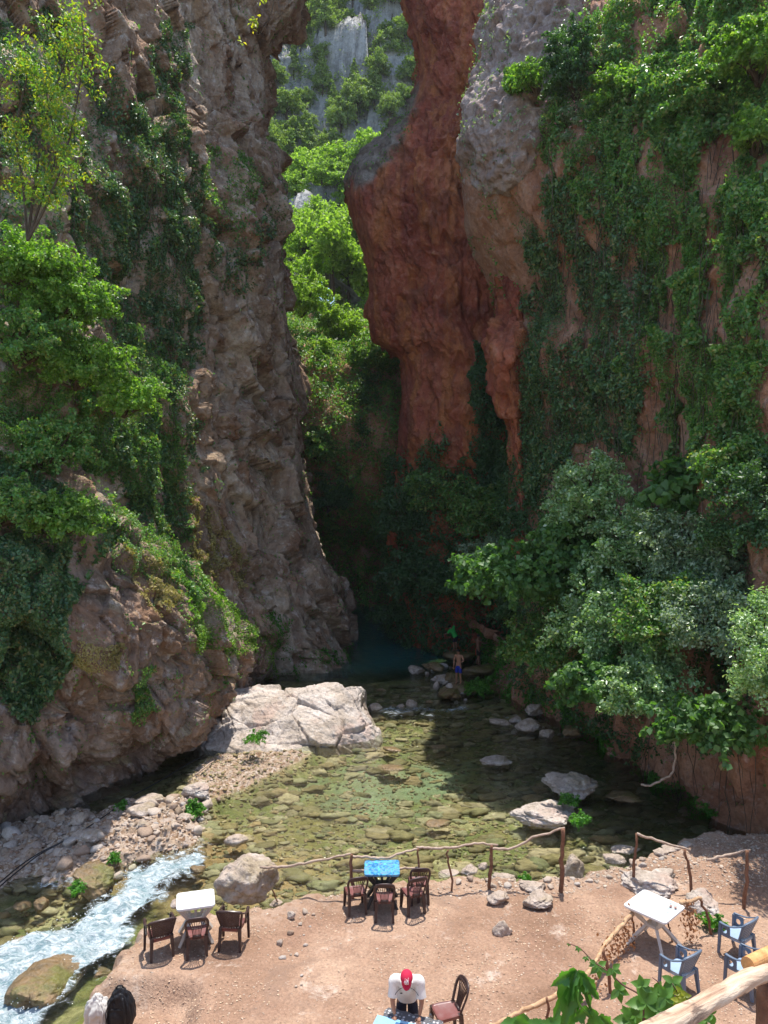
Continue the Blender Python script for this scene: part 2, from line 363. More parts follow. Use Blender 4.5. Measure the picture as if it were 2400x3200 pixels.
def log_mat():
    n = NT('weathered barkless log'); v = n.vec((1, 1, 1), src=n.tc.outputs['Generated'])
    v = n.vec((1.6, 22, 22), src=n.tc.outputs['Object'])
    f = n.noise(1.0, 8, .65, 1.0, v); g = n.noise(1.6, 5, .6, .4, n.vec((3.2, 9, 9)))
    c = n.ramp(f, [(.3, (.24, .14, .085)), (.46, (.5, .34, .23)), (.65, (.66, .52, .38))])
    c = n.mix(n.ramp(g, [(.58, 0.0), (.66, .85)]), c, (.14, .09, .065))
    return n.fin(c, .7, n.bump(n.math('ADD', f, n.math('MULTIPLY', g, -.8)), .8, .015), .3)
M['log'] = log_mat()
M['cutlog'] = bark('orange peeled log', (.5, .22, .07), (.75, .42, .18), 9)
def plastic(name, col, rough=.35, dirt=.25, spec=.5):
    n = NT(name); c = n.mix(n.math('MULTIPLY', n.ramp(n.noise(6, 6, .7), [(.45, 0.0), (.7, 1.0)]), dirt), col, tuple(min(1, x*.6+.12) for x in col))
    return n.fin(c, n.ramp(n.noise(9, 4), [(.3, rough*.8), (.7, min(1, rough*1.4))]), n.bump(n.noise(30, 3), .08, .004), spec)
M['brown'] = plastic('dark brown chair plastic', (.04, .019, .017), .38, .2)
M['brownseat'] = plastic('lighter maroon seat plastic', (.17, .06, .055), .42, .45)  # seat colour set lighter than the brown chair frame
M['blue'] = plastic('slate blue chair plastic', (.11, .15, .21), .36, .2)
M['blueseat'] = plastic('lighter blue seat plastic', (.27, .37, .5), .4, .3)  # same hue as the blue chair frame, set brighter for the seat
M['white'] = plastic('white table plastic', (.74, .74, .72), .35, .15)
M['offwhite'] = plastic('dusty white table leg', (.56, .53, .48), .5, .4)
M['blackplastic'] = plastic('black table leg plastic', (.02, .022, .024), .4, .2)
M['hose'] = plastic('black water hose', (.012, .012, .014), .35, .1)

# ------------------------------------------------------------------ river level, terrain
def drop(X, Y):                                # the stream falls away towards the lower left
    s = (X + 4.4)*(-.75) + (Y - 17.7)*(-.66)
    return -.13*np.clip(s, 0, 14) - .02*np.clip(s, 0, 1)
WL = -.7
def onw(x, y, off=0.0):                        # native pixel -> point on the water level
    z = WL
    for _ in range(6):
        P = on(x, y, z + off); z = WL + float(drop(P[0], P[1]))
    return P
def plan(pts, z=0.0): return [tuple(on(x, y, z)[:2]) for x, y in pts]
def planw(pts, off=0.0): return [tuple(onw(x, y, off)[:2]) for x, y in pts]
TERR = plan([(193,3165),(290,3070),(360,3000),(420,2945),(450,2890),(520,2855),(640,2850),(760,2850),(850,2830),(900,2800),(1000,2785),(1130,2775),(1240,2755),(1400,2742),(1560,2740),
    (1640,2752),(1720,2738),(1830,2722),(1890,2708),(1960,2694),(2014,2679),(2082,2660),(2140,2625),(2200,2610),(2400,2610),(2700,2625)]) + [(14, 17), (14, -12), (-9, -12), (-8.2, 5), (-6.6, 10)]
STONY = planw([(-150,2600),(0,2575),(120,2535),(200,2520),(330,2520),(420,2490),(520,2470),(640,2490),(660,2540),(640,2600),(620,2640),(520,2650),(420,2680),(330,2730),(200,2750),(100,2720),(0,2760),(-150,2800)], .15)
BAR = planw([(615,2385),(700,2350),(900,2345),(960,2350),(880,2400),(800,2440),(730,2470),(660,2495),(600,2470),(600,2420)], .06)
MOSSB = planw([(660,2770),(620,2800),(520,2870),(440,2950),(340,3060),(240,3150),(150,3230),(200,3260),(420,3040),(560,2900),(700,2830)], .1)
FOAM = planw([(640,2640),(560,2655),(450,2700),(370,2720),(350,2780),(280,2830),(180,2890),(60,2930),(-60,2980),(-150,3100),(-150,3300),(60,3300),(160,3200),(250,3090),(330,3030),(400,2950),(430,2890),(520,2820),(590,2740),(650,2690)])
FOAM2 = planw([(60,2760),(160,2735),(290,2715),(260,2760),(150,2800),(60,2800)])
FOAM3 = [(onw(1150,2200)[0], 28.6), (onw(1150,2200)[0], 30.5), (onw(1470,2200)[0]+.5, 30.3), (onw(1500,2200)[0], 28.9)]
SANDP = planw([(1130,2360),(1300,2330),(1500,2360),(1480,2440),(1330,2540),(1120,2560),(960,2490),(900,2420)])
OCHP = planw([(150,2560),(330,2500),(700,2560),(1000,2640),(1000,2900),(500,2780),(200,2760),(50,2660)])
DEEP = [(-3.5, 34), (-2.2, 38), (-3, 50), (-2, 60), (6, 60), (5, 45), (4.6, 38.5), (2.2, 36)]
def terrain(X, Y, detail=True):
    X = np.asarray(X, float); Y = np.asarray(Y, float)
    P = np.stack([X, Y, np.zeros_like(X)], -1).reshape(-1, 3); sh = X.shape
    n1 = fbm(P*.9, 3, 5).reshape(sh); n2 = fbm(P*3.1, 3, 9).reshape(sh)
    dr = drop(X, Y)
    st = sdist(X, Y, TERR) + n1*.22 + n2*.1
    bed = -1.02 - .14*sstep(-.5, 3, sdist(X, Y, SANDP)) + n1*.05 + n2*.05
    bed = bed - .7*sstep(-.5, 2.5, sdist(X, Y, DEEP))
    stony = sdist(X, Y, STONY) + n1*.25
    bed = bed + sstep(-.5, .7, stony)*(.56 + .14*n2)
    bar = sdist(X, Y, BAR) + n1*.15
    bed = bed + sstep(-.9, .3, bar)*(.4 + .05*n2)
    right = sstep(5.2, 7.5, X)*sstep(31, 26, Y)*0
    bed = bed + right + dr
    bed = bed + sstep(-.5, .4, sdist(X, Y, MOSSB))*.35
    n3 = fbm(P*7.5, 3, 13).reshape(sh); top = .02*n1 + .035*n2 + .014*n3 + .10*sstep(4.5, 8, X)*(n1+1)*.6
    top = top - .36*sstep(.15, .6, -(X + 2.35 + .25*n1 - .35*np.sin(Y*.9)) )*sstep(12.35, 11.9, Y)      # lower shelf at the left of the terrace
    top = top + sstep(11.0, 0.0, Y)*6.3                                                                # bank rising under the viewpoint
    w = sstep(-.55, .12, st)
    z = bed*(1-w) + top*w
    return z
gx = np.concatenate([np.linspace(-60, -15, 24)[:-1], np.arange(-15, 15, .05), np.linspace(15, 60, 24)])
gy = np.concatenate([np.linspace(-25, 8, 24)[:-1], np.arange(8, 20, .05), np.arange(20, 34, .08), np.arange(34, 62, .25), np.linspace(62, 120, 16)])
GX, GY = np.meshgrid(gx, gy)
GZ = terrain(GX, GY)
far = sstep(60, 70, GY)
GZ = GZ*(1-far) + far*12
out = np.maximum(sstep(15, 22, np.abs(GX)), 0)*sstep(12, 18, GY)
GZ = GZ - out*.5
V = np.stack([GX, GY, GZ], -1).reshape(-1, 3)
def gridF(nr, nc):
    a = (np.arange(nr-1)[:, None]*nc + np.arange(nc-1)[None, :]).ravel()
    return np.stack([a, a+1, a+nc+1, a+nc], 1)
ground = obj('ground', V, gridF(len(gy), len(gx)), M['ground'], smooth=True)
tag(ground, 'reddish trodden earth terrace and stony river bed', kind='structure')
Pn = V.copy(); Pn[:, 2] = 0; nn = fbm(Pn*.9, 3, 5)
st = sdist(V[:, 0], V[:, 1], TERR) + nn*.22
stn = sdist(V[:, 0], V[:, 1], STONY) + nn*.25; br = sdist(V[:, 0], V[:, 1], BAR) + nn*.15
gr = np.maximum(sstep(-.3, .2, stn), sstep(-.3, .1, br))
edge = sstep(1.0, .1, st)*sstep(-.3, 0, st)
attr(ground, 'bed', (1 - sstep(-.5, -.05, st))*(1-gr)*(1-sstep(70, 80, V[:, 1])))
attr(ground, 'gravel', np.clip(gr*(1-sstep(-.4, .0, st)) + edge*.35, 0, 1))
attr(ground, 'sand', np.clip(sstep(-.4, 1.6, sdist(V[:, 0], V[:, 1], SANDP)+nn*1.2), 0, 1)*.55)
attr(ground, 'ochre', sstep(-.8, .8, sdist(V[:, 0], V[:, 1], OCHP)+nn*.4)*.8)
attr(ground, 'moss', sstep(-.1, .25, sdist(V[:, 0], V[:, 1], MOSSB)+nn*.2)*.8)
def gz(x, y): return float(terrain(np.array([float(x)]), np.array([float(y)]))[0])

# water sheet (one surface: still pool, stream sloping away to the left, broken water where it drops)
wx = np.concatenate([np.arange(-16, 0, .06), np.arange(0, 14, .14)]); wy = np.concatenate([np.arange(8.5, 20, .06), np.arange(20, 62, .2)])
WX, WY = np.meshgrid(wx, wy); Q = np.stack([WX, WY, WX*0], -1).reshape(-1, 3)
d = sdist(Q[:, 0], Q[:, 1], FOAM); f = sstep(-.7, .9, d + .45*fbm(Q*1.3, 4, 21))
f2 = .6*sstep(-.6, .6, sdist(Q[:, 0], Q[:, 1], FOAM2) + .3*fbm(Q*1.3, 3, 25))
f3 = .56*sstep(-.9, .9, sdist(Q[:, 0], Q[:, 1], FOAM3) + .8*fbm(Q*1.1, 4, 23))
sh = .25*sstep(0, 1.2, -(sdist(Q[:, 0], Q[:, 1], STONY)))*sstep(1.5, .2, -d)*0
foam = np.maximum(np.maximum(f, f2), f3)
dn = np.array([-.75, -.66]); s = Q[:, 0]*dn[0] + Q[:, 1]*dn[1]; t = Q[:, 0]*dn[1] - Q[:, 1]*dn[0]
S3 = np.stack([s*1.1, t*3.0, s*0], -1)
wz = WL + drop(Q[:, 0], Q[:, 1]) + foam*(.13*fbm(S3*1.1, 5, 31, gain=.58) + .04*(1-2*np.abs(perlin(S3*1.6, 35))) + .03) + .006*fbm(Q*2.5, 2, 33)
# keep the surface under the terrace earth
wz = np.where(sdist(Q[:, 0], Q[:, 1], TERR) > .35, wz - .6, wz)
keep = (Q[:, 1] > 9)
water = obj('water', np.c_[Q[:, :2], wz], gridF(len(wy), len(wx)), M['water'], smooth=True)
tag(water, 'clear green river pool running into white rapids', kind='structure')
attr(water, 'foam', foam); attr(water, 'deep', sstep(-1.0, 3.0, sdist(Q[:, 0], Q[:, 1], DEEP)))

# ------------------------------------------------------------------ cliff surfaces from control nets of (survey x, survey y, distance)
def lerp_net(C, axis, n):                      # smooth non-uniform resampling along one axis
    C = np.moveaxis(C, axis, 0); m = len(C)
    L = np.linalg.norm(np.diff(C, axis=0), axis=-1).reshape(m-1, -1).mean(1); T = np.r_[0, np.cumsum(L)]; T /= T[-1]
    h = np.diff(T); dC = np.diff(C, axis=0)/h.reshape((-1,)+(1,)*(C.ndim-1))
    tg = np.empty_like(C); tg[0] = dC[0]; tg[-1] = dC[-1]
    wgt = (h[:-1]/(h[:-1]+h[1:])).reshape((-1,)+(1,)*(C.ndim-1)); tg[1:-1] = dC[:-1]*(1-wgt) + dC[1:]*wgt
    u = np.linspace(0, 1, n); i = np.clip(np.searchsorted(T, u, 'right')-1, 0, m-2)
    hh = h[i]; t = (u-T[i])/hh; sh = (-1,)+(1,)*(C.ndim-1); t = t.reshape(sh); hh = hh.reshape(sh)
    o = (2*t**3-3*t**2+1)*C[i] + (t**3-2*t**2+t)*hh*tg[i] + (-2*t**3+3*t**2)*C[i+1] + (t**3-t**2)*hh*tg[i+1]
    return np.moveaxis(o, 0, axis)
class Surf: pass
def cliff(name, net, nr, nc, mat, disp, label, kind='structure', flip=False, cat=None, parent=None, world=False, sil=None):
    C = np.array([[p if world else dat(*p) for p in row] for row in net], float)
    G = lerp_net(lerp_net(C, 0, nr), 1, nc)
    def normals(G):
        n = np.cross(np.gradient(G, axis=1), np.gradient(G, axis=0)); n = unit(n)
        return -n if flip else n
    N = normals(G)
    if (unit(np.array([0, 0, CZ]) - G)*N).sum(-1).mean() < 0: flip = not flip; N = -N
    P = G.reshape(-1, 3)
    D = disp(P, N.reshape(-1, 3)).reshape(nr, nc, 1)
    if sil is not None:
        L = np.linalg.norm(np.diff(C, axis=1), axis=-1).mean(0); T = np.r_[0, np.cumsum(L)]; u = np.linspace(0, T[-1], nc); D = D*(1 - .85*np.exp(-((u-T[sil])/1.8)**2))[None, :, None]
    G2 = G + N*D; N2 = normals(G2)
    F = gridF(nr, nc)
    if not flip: F = F[:, ::-1]
    o = obj(name, G2.reshape(-1, 3), F, mat, parent)
    tag(o, label, cat, kind=kind)
    s = Surf(); s.o = o; s.P = G2.reshape(-1, 3); s.N = N2.reshape(-1, 3); s.F = F; s.D = D.ravel()
    s.fc = s.P[F].mean(1); s.fn = unit(N.reshape(-1, 3)[F].mean(1)); s.px = proj(s.fc)
    a, b, c, d_ = s.P[F[:, 0]], s.P[F[:, 1]], s.P[F[:, 2]], s.P[F[:, 3]]
    s.area = np.linalg.norm(np.cross(c-a, d_-b), axis=1)/2
    return s
def rough_disp(big=.8, fac=.55, med=.28, seed=0, zs=.55, tilt=.35, ledge=0.0):
    def f(P, N):
        Q = P.copy(); Q[:, 2] = Q[:, 2]*zs + Q[:, 0]*tilt
        Q = Q + .35*np.stack([perlin(P*.6, 90), perlin(P*.6, 91), perlin(P*.6, 92)], 1)
        r = 1 - np.abs(perlin(Q*.28, seed+1))*2
        d = big*(fbm(Q*.16, 2, seed) + .5*r - .2)
        f1, e1 = facet(Q*.42, seed+3); f2, e2 = facet(Q*1.15, seed+4); f3, e3 = facet(Q*2.9, seed+5)
        d = d + fac*(f1*1.25 + .5*f2 + .14*f3) - med*.4*sstep(.08, 0, e1) - med*.15*sstep(.07, 0, e2)
        if ledge:                              # leaning blocks with undercut lower edges
            for k, (per, am) in enumerate(((4.6, 1.25), (1.7, .4), (.6, .08))):
                q = (P[:, 2] + .55*P[:, 1] + .5*P[:, 0] + per*.9*fbm(P*(.55/per), 3, seed+20+k) + per*1.2*((cells(P*np.array([.9, .9, .5])/per, seed+30+k)[3] >> 6) & 7)/8)/per; t = q - np.floor(q)
                amp = sstep(-.25, .35, perlin(P*(.45/per) + 5, seed+25+k)); d = d + ledge*am*amp*(1-t)*sstep(0, .12, t)
        return d + med*.5*fbm(Q*1.4, 4, seed+6, gain=.55)
    return f
def smooth_disp(big=.6, med=.2, seed=0, crag=1.0):
    def f(P, N):
        Q = P.copy(); Q[:, 2] = Q[:, 2]*.5 + Q[:, 0]*.45; Q = Q + .4*perlin(P*.5, 70)[:, None]
        d = big*fbm(Q*.22, 3, seed) + med*(1-2*np.abs(perlin(Q*.6, seed+2)))*.6 + med*.8*fbm(Q*1.9, 5, seed+4, gain=.62)
        b1, b2, off, cid = cells(P*np.array([.8, .8, .55]) + .25*perlin(P*1.7, 71)[:, None], seed+8)   # solution hollows
        hole = ((cid >> 5) & 7) < 4
        d = d - np.where(hole, .42*sstep(.3, .1, b1), 0)
        c1, c2, _, cid2 = cells(P*np.array([2.3, 2.3, 1.5]), seed+9); d = d - np.where(((cid2 >> 5) & 7) < 2, .16*sstep(.35, .1, c1), 0)
        f1, e1 = facet(Q*.5, seed+3); f2, e2 = facet(Q*1.3, seed+5); f3, e3 = facet(Q*3.1, seed+6)
        return d + crag*(.42*f1 + .2*f2 + .09*f3 - .12*sstep(.05, 0, e1) - .05*sstep(.05, 0, e2))
    return f
def LROW(y, xF, YF, sc=1.0, YB=20, yl=0):
    xF = xF - (24 if 80 < y < 1250 else 14 if y > 0 else 4)
    xb = 570 if y < 150 else xF
    xs = [-620, -250, 0, .22*xb, .42*xb, .60*xb, .76*xb, .89*xb, xF]
    Ys = [YB-2, YB-1, YB, YB+(YF-YB)*.12, YB+(YF-YB)*.26, YB+(YF-YB)*.42, YB+(YF-YB)*.6, YB+(YF-YB)*.8, YF]
    row = [(x, y + yl*(1 - max(x, 0)/xF), Y) for x, Y in zip(xs, Ys)]
    row += [(xF-5, y, YF+1.6), (xF-26, y, YF+5), (xF-150, y, YF+10)]
    return row
netL = [LROW(-170, 700, 54, YB=36), LROW(-120, 680, 47, YB=30), LROW(-30, 662, 44, YB=24.4), LROW(40, 630, 44, YB=24), LROW(100, 594, 44, YB=23.6), LROW(200, 592, 44, YB=23.2), LROW(300, 588, 43.6, YB=22.8), LROW(370, 608, 43.5, YB=22.5),
        LROW(440, 624, 43.5, YB=22.2), LROW(560, 628, 43.2, YB=21.8), LROW(700, 642, 43, YB=21.3), LROW(800, 655, 42.8, YB=21), LROW(900, 664, 42.5, YB=21), LROW(1000, 680, 42.3, YB=21.2), LROW(1100, 692, 42, YB=21.6), LROW(1190, 716, 41.8, YB=21.8),
        LROW(1280, 752, 41.2, YB=22), LROW(1340, 762, 41, YB=22.2), LROW(1392, 764, 41.2, YB=22.2, yl=200), LROW(1440, 768, 41, YB=22.3, yl=330), LROW(1480, 772, 41, YB=22.3, yl=420)]
SL = cliff('left_cliff', netL, 640, 860, M['rock_left'], rough_disp(.7, .75, .34, 10, ledge=.95), 'weathered grey brown cliff with ivy left of the gorge', sil=8)
# lower outcrop in front of the left cliff
def OROW(pts): return pts
netO = [[(-500,820,22),(-200,840,23),(0,880,23),(120,960,23.5),(200,1060,24),(260,1130,24.5),(350,1190,25.5),(430,1250,27),(500,1290,28.5),(570,1370,30),(600,1440,31.5),(606,1490,33)],
        [(-500,900,19),(-200,950,20),(0,1000,20.2),(110,1080,21),(200,1150,22),(270,1190,22.7),(345,1215,23.8),(425,1275,25),(490,1330,26.5),(555,1390,28),(594,1450,29.3),(600,1490,31)],
        [(-500,1150,18.4),(-200,1180,19),(0,1200,19.4),(110,1240,20.2),(200,1270,20.8),(270,1290,21.4),(345,1310,22.4),(420,1340,23.4),(480,1370,24.6),(540,1410,26),(586,1455,27.4),(598,1492,30)],
        [(-500,1380,18.4),(-200,1390,18.8),(0,1400,19.2),(100,1410,19.9),(190,1420,20.4),(265,1430,21.2),(340,1425,22.0),(405,1430,22.8),(465,1440,23.8),(520,1455,25),(570,1475,26.4),(596,1495,29)],
        [(-500,1560,18.2),(-200,1550,18.6),(0,1540,19.2),(90,1530,20.1),(180,1525,21),(250,1520,21.6),(315,1510,22.2),(380,1500,22.7),(440,1490,23.4),(500,1490,24.4),(555,1495,25.8),(596,1500,28.5)],
        [(-500,1700,17.4),(-200,1670,18.2),(0,1650,19.0),(80,1625,19.8),(165,1600,20.6),(230,1585,21.3),(290,1570,22.0),(350,1555,22.8),(420,1530,23.4),(490,1510,24.4),(550,1503,26),(597,1506,29)],
        [(-500,1850,17.2),(-200,1800,18.4),(-10,1768,20.0),(80,1740,20.7),(170,1705,21.6),(235,1680,22.3),(290,1655,23.0),(350,1625,23.9),(420,1580,25.2),(490,1545,26.6),(550,1525,28),(600,1510,30)],
        [(-500,1900,17.2),(-200,1840,18.6),(-10,1800,20.1),(85,1770,20.8),(175,1730,21.7),(240,1700,22.4),(295,1675,23.1),(355,1640,24),(425,1595,25.3),(495,1560,26.7),(555,1540,28),(606,1525,30)]]
netO = [[(x, y, Y + (.045 if i > 2 else .035)*max(0, x-400)) for x, y, Y in row] for i, row in enumerate(netO)]
SO = cliff('rock_outcrop', netO, 420, 620, M['rock_outcrop'], rough_disp(.5, .6, .3, 40, .8, .6, ledge=.8), 'sunlit ochre rock outcrop at the foot of the left cliff', sil=10)
# right front cliff with the ivy curtain
def RROW(y, xF, YF, YB, dy=0):
    fr = [0, .12, .27, .44, .62, .8, 1.0]; yo = [0, .1, .25, .45, .72, .9, 1.0]
    row = [(xF+130, y, YF+14), (xF+34, y, YF+6), (xF+7, y, YF+1.8)]
    row += [(xF + (1659-xF)*f, y + dy*g, YF + (YB-YF)*f**.85) for f, g in zip(fr, yo)]
    return row + [(1950, y+dy*1.2, YB-2.4), (2500, y+dy*1.3, YB-5)]
netR = [RROW(-110, 1080, 52, 48), RROW(-70, 1070, 42, 34), RROW(-35, 1060, 33.5, 24), RROW(0, 1056, 32.2, 23), RROW(140, 1030, 31.6, 22.3), RROW(255, 1000, 31, 21.6), RROW(350, 996, 31, 21), RROW(420, 1000, 31.2, 20.6), RROW(500, 1010, 32, 20.2),
        RROW(590, 1050, 33, 19.8), RROW(680, 1082, 33, 19.1), RROW(750, 1064, 32.4, 19), RROW(860, 1088, 32.6, 19), RROW(960, 1110, 32.6, 19), RROW(1110, 1124, 32, 18.8), RROW(1300, 1124, 31.5, 18.4, 60),
        RROW(1420, 1120, 31.2, 18, 170), RROW(1500, 1118, 31, 17.7, 270), RROW(1540, 1118, 31, 17.6, 310)]
SR = cliff('right_cliff', netR, 520, 640, M['rock_wall'], rough_disp(.6, .45, .25, 60, .4, .2), 'brown red cliff hung with green vines right of the gorge', sil=3)
# pale pitted bulge high on the right cliff
def bulge_disp(P, N):
    b1, b2, off, cid = cells(P*np.array([1.6, 1.6, 1.3]) + .3*perlin(P*1.5, 3)[:, None], 5)
    c1, c2, _, _ = cells(P*3.4, 6); hole = ((cid >> 5) & 7) < 5
    return .35*fbm(P*.5, 4, 77) - np.where(hole, .3*sstep(.42, .1, b1), 0) - .1*sstep(.35, .1, c1) + .12*fbm(P*2.5, 3, 78)
netB = [[(1130,-120,36),(1090,-120,33.5),(1120,-120,31),(1180,-120,29.4),(1240,-120,28.6),(1300,-120,28.8),(1340,-120,30)],
        [(1110,-20,36),(1052,-20,33),(1080,-20,31),(1140,-20,29),(1200,-20,28.2),(1260,-20,28.2),(1320,-20,29.5)],
        [(1090,120,35),(1028,120,32),(1050,120,30.4),(1110,120,28.6),(1170,120,27.9),(1230,120,27.9),(1290,120,29)],
        [(1070,240,35),(998,250,31.6),(1020,240,30),(1080,240,28.4),(1150,240,27.7),(1215,240,27.8),(1270,240,29)],
        [(1070,330,35),(994,340,31.2),(1015,340,29.8),(1070,340,28.4),(1130,340,27.8),(1190,340,28.2),(1240,340,29.2)],
        [(1080,395,35),(1002,400,31.5),(1030,398,30.2),(1075,396,29),(1130,390,28.6),(1180,385,29),(1220,380,30)],
        [(1100,420,37),(1030,425,35),(1050,420,33.5),(1090,415,32.5),(1130,410,32),(1180,400,32),(1210,395,33)]]
SB = cliff('pale_rock_bulge', netB, 260, 220, None, bulge_disp, 'pale pitted limestone bulge overhanging the red rock')
SB.o.data.materials.append(rock_mat('pitted pale pink limestone', [(.3, (.24, .16, .13)), (.45, (.37, .27, .23)), (.6, (.47, .37, .33)), (.74, (.58, .5, .46))], pale=((.62, .55, .52), .6), patch=((.3, .15, .1), .4), fine=4.0, bumpd=.2))
# drip shaped red nose under the bulge
netN = [[(1100,520,36),(1060,520,34),(1075,520,32.5),(1105,520,32),(1140,520,32.4),(1160,520,34)],
        [(1110,600,36),(1075,600,33.5),(1085,600,32),(1110,600,31.4),(1140,600,31.8),(1165,600,33.5)],
        [(1115,680,36),(1090,680,33),(1095,680,31.6),(1115,680,31),(1140,680,31.4),(1165,680,33)],
        [(1110,745,36),(1064,750,32.6),(1072,750,30.8),(1098,745,30.2),(1130,740,30.8),(1160,740,32.6)],
        [(1115,800,36),(1070,810,32.4),(1080,805,30.7),(1100,800,30.2),(1128,800,30.8),(1155,800,32.4)],
        [(1120,880,36),(1090,890,32.6),(1096,885,31.2),(1110,880,30.8),(1130,880,31.2),(1150,880,32.6)],
        [(1130,980,36),(1106,985,32.6),(1110,980,31.4),(1120,980,31),(1134,980,31.4),(1150,980,32.6)],
        [(1140,1110,36),(1116,1115,32.2),(1120,1110,31.2),(1128,1110,31),(1140,1110,31.3),(1152,1110,32.4)],
        [(1145,1300,36),(1122,1300,32),(1126,1300,31),(1134,1300,31),(1146,1300,31.3),(1156,1300,32.4)]]
SN = cliff('red_rock_nose', netN, 240, 90, M['rock_red'], smooth_disp(.2, .12, 90), 'narrow red drip shaped rock nose below the pale bulge')
# red pillar wall behind
def PROW(y, x0, Y0=43, Y1=38.5):
    x0 = x0 + (14 if 230 < y < 700 else 4)
    x1 = 1190
    fr = [0, .08, .2, .36, .54, .74, 1.0]
    return [(x0+150, y, Y0+14), (x0+32, y, Y0+7), (x0+7, y, Y0+2)] + [(x0+(x1-x0)*f, y, Y0 + (Y1-Y0)*min(1, f*1.3)**.7 - 1.2*math.sin(math.pi*min(1, f*1.4))) for f in fr]
netP = [PROW(-330, 880, 52), PROW(-150, 855, 45), PROW(-60, 856, 44), PROW(0, 869, 43.5), PROW(60, 888, 43.5), PROW(110, 904, 43.5), PROW(170, 906, 43.5), PROW(205, 898, 43.4), PROW(240, 872, 43), PROW(290, 822, 42.6), PROW(340, 775, 42.3),
        PROW(385, 752, 42), PROW(420, 747, 42), PROW(470, 756, 42.2), PROW(540, 778, 42.6), PROW(600, 791, 42.8), PROW(690, 789, 43), PROW(735, 812, 43), PROW(765, 852, 43), PROW(840, 868, 43), PROW(900, 862, 43), PROW(1000, 858, 43.2), PROW(1150, 850, 43.5), PROW(1420, 850, 44)]
SP = cliff('red_cliff_pillar', netP, 520, 420, M['rock_red'], smooth_disp(.75, .3, 110), 'smooth red overhanging rock pillar leaning over the gorge', sil=3)
sx = SP.P; pp = proj(sx)
# second material: weathered grey top of the lower bulge
gq = sdist(pp[:, 0] + 22*perlin(sx*.5, 5), pp[:, 1] + 26*perlin(sx*.5, 6), [(700,440),(742,408),(790,395),(835,340),(880,275),(905,225),(900,190),(700,200)])
attr(SP.o, 'weathered', sstep(-16, 12, gq + 14*fbm(sx*1.2, 4, 8)))
# arch taken to lie above the view, shaped to keep the gorge in shade
arch_c = [(-15, 46.5, 46.8), (-9, 46.5, 46.3), (-5, 46.5, 46), (-1, 46.5, 46), (3, 46.5, 46.3), (9, 46, 46.8)]
ring = []
for x, y, z in arch_c:
    ring.append([(x, y + a, z + b) for a, b in ((-6.5, -4.2), (-7, -1), (-5, 3.5), (0, 5.5), (3.5, 7.5), (6, 8), (7, 6.8), (6, 4.5), (3, .3), (-2, -3.1), (-6.5, -4.2))])
AR = cliff('unseen_rock_arch', ring, 160, 200, M['rock_red'], smooth_disp(.5, .2, 130), 'unseen rock arch bridging the gorge overhead, shaped to shade it', world=True)
# gorge end wall and dark side walls behind
netE = [[(-18, 68, 26), (-8, 68, 25), (-3, 68, 24), (2, 68, 24), (8, 67, 25), (18, 66, 27)],
        [(-18, 60, 21), (-8, 59, 20), (-3, 58.5, 19.5), (2, 58, 19.5), (8, 58, 20), (18, 57, 21)],
        [(-18, 54, 18), (-8, 52, 17), (-3, 51, 16.5), (2, 51, 16.5), (8, 51, 17), (18, 50, 18)],
        [(-18, 51, 14), (-8, 48.6, 13), (-3, 48, 12.5), (2, 48, 12), (8, 48, 13), (18, 47, 14)],
        [(-18, 52, 9), (-8, 50, 8), (-3, 49.5, 7), (2, 49.5, 6.5), (8, 49, 7), (18, 48, 8)],
        [(-18, 58, 5), (-8, 56, 4), (-3, 56, 3.5), (2, 56, 3), (8, 55, 4), (18, 50, 5)],
        [(-18, 59, -2), (-8, 56, -2), (-3, 55.5, -2), (2, 55, -2), (8, 54, -2), (18, 50, -2)]]
SE = cliff('gorge_end_wall', netE, 160, 240, M['rock_wall'], rough_disp(.8, .5, .25, 150), 'dark shaded rock wall closing the far end of the gorge', world=True)

# ------------------------------------------------------------------ far hillside
hx = np.linspace(-75, 70, 330); hy = np.linspace(66, 260, 330); HX, HY = np.meshgrid(hx, hy)
def hillz(X, Y):
    P = np.stack([X, Y, X*0], -1).reshape(-1, 3); n = fbm(P*.035, 3, 201).reshape(X.shape); r = (1-2*np.abs(perlin(P*.05, 203))).reshape(X.shape)
    base = 20 + (Y-66)*.62 + sstep(104, 122, Y)*22 + sstep(150, 168, Y)*20 + np.clip(Y-190, 0, 99)*.5
    return base + 7*n + 5*r + .25*np.abs(X+8)*sstep(66, 90, Y)
HZ = hillz(HX, HY); HV = np.stack([HX, HY, HZ], -1).reshape(-1, 3)
fh, _ = facet(HV*.12, 207); HV[:, 2] += 4*fh; f2h, _ = facet(HV*.35, 208); HV[:, 2] += 1.6*f2h
HV[:, 1] += 3*fbm(HV*.08, 3, 209)
hill = obj('hillside', HV, gridF(330, 330), M['rock_hill']); tag(hill, 'far grey limestone mountainside above the gorge', kind='structure')

# ------------------------------------------------------------------ foliage tools
def leaf_arrays(P, N, size, asp=.62, droop=.35, spread=.8, fold=.18):
    n = len(P); size = np.broadcast_to(size, (n,))
    nn = unit(N + rng.normal(0, spread, (n, 3)) + np.array([0, 0, .25]))
    t = rng.normal(0, 1, (n, 3)) + np.array([0, 0, -droop*2]); t = unit(t - nn*(t*nn).sum(1)[:, None]); b = np.cross(nn, t)
    s = (size*rng.uniform(.65, 1.3, n))[:, None]
    base = P - t*s*.5; tip = P + t*s*.5; L = P - b*s*asp*.5 + nn*s*fold - t*s*.08; Rr = P + b*s*asp*.5 + nn*s*fold - t*s*.08
    V = np.stack([base, Rr, tip, L], 1).reshape(-1, 3)
    i = np.arange(n)[:, None]*4
    F = np.concatenate([np.concatenate([i, i+1, i+2], 1), np.concatenate([i, i+2, i+3], 1)])
    return V, F
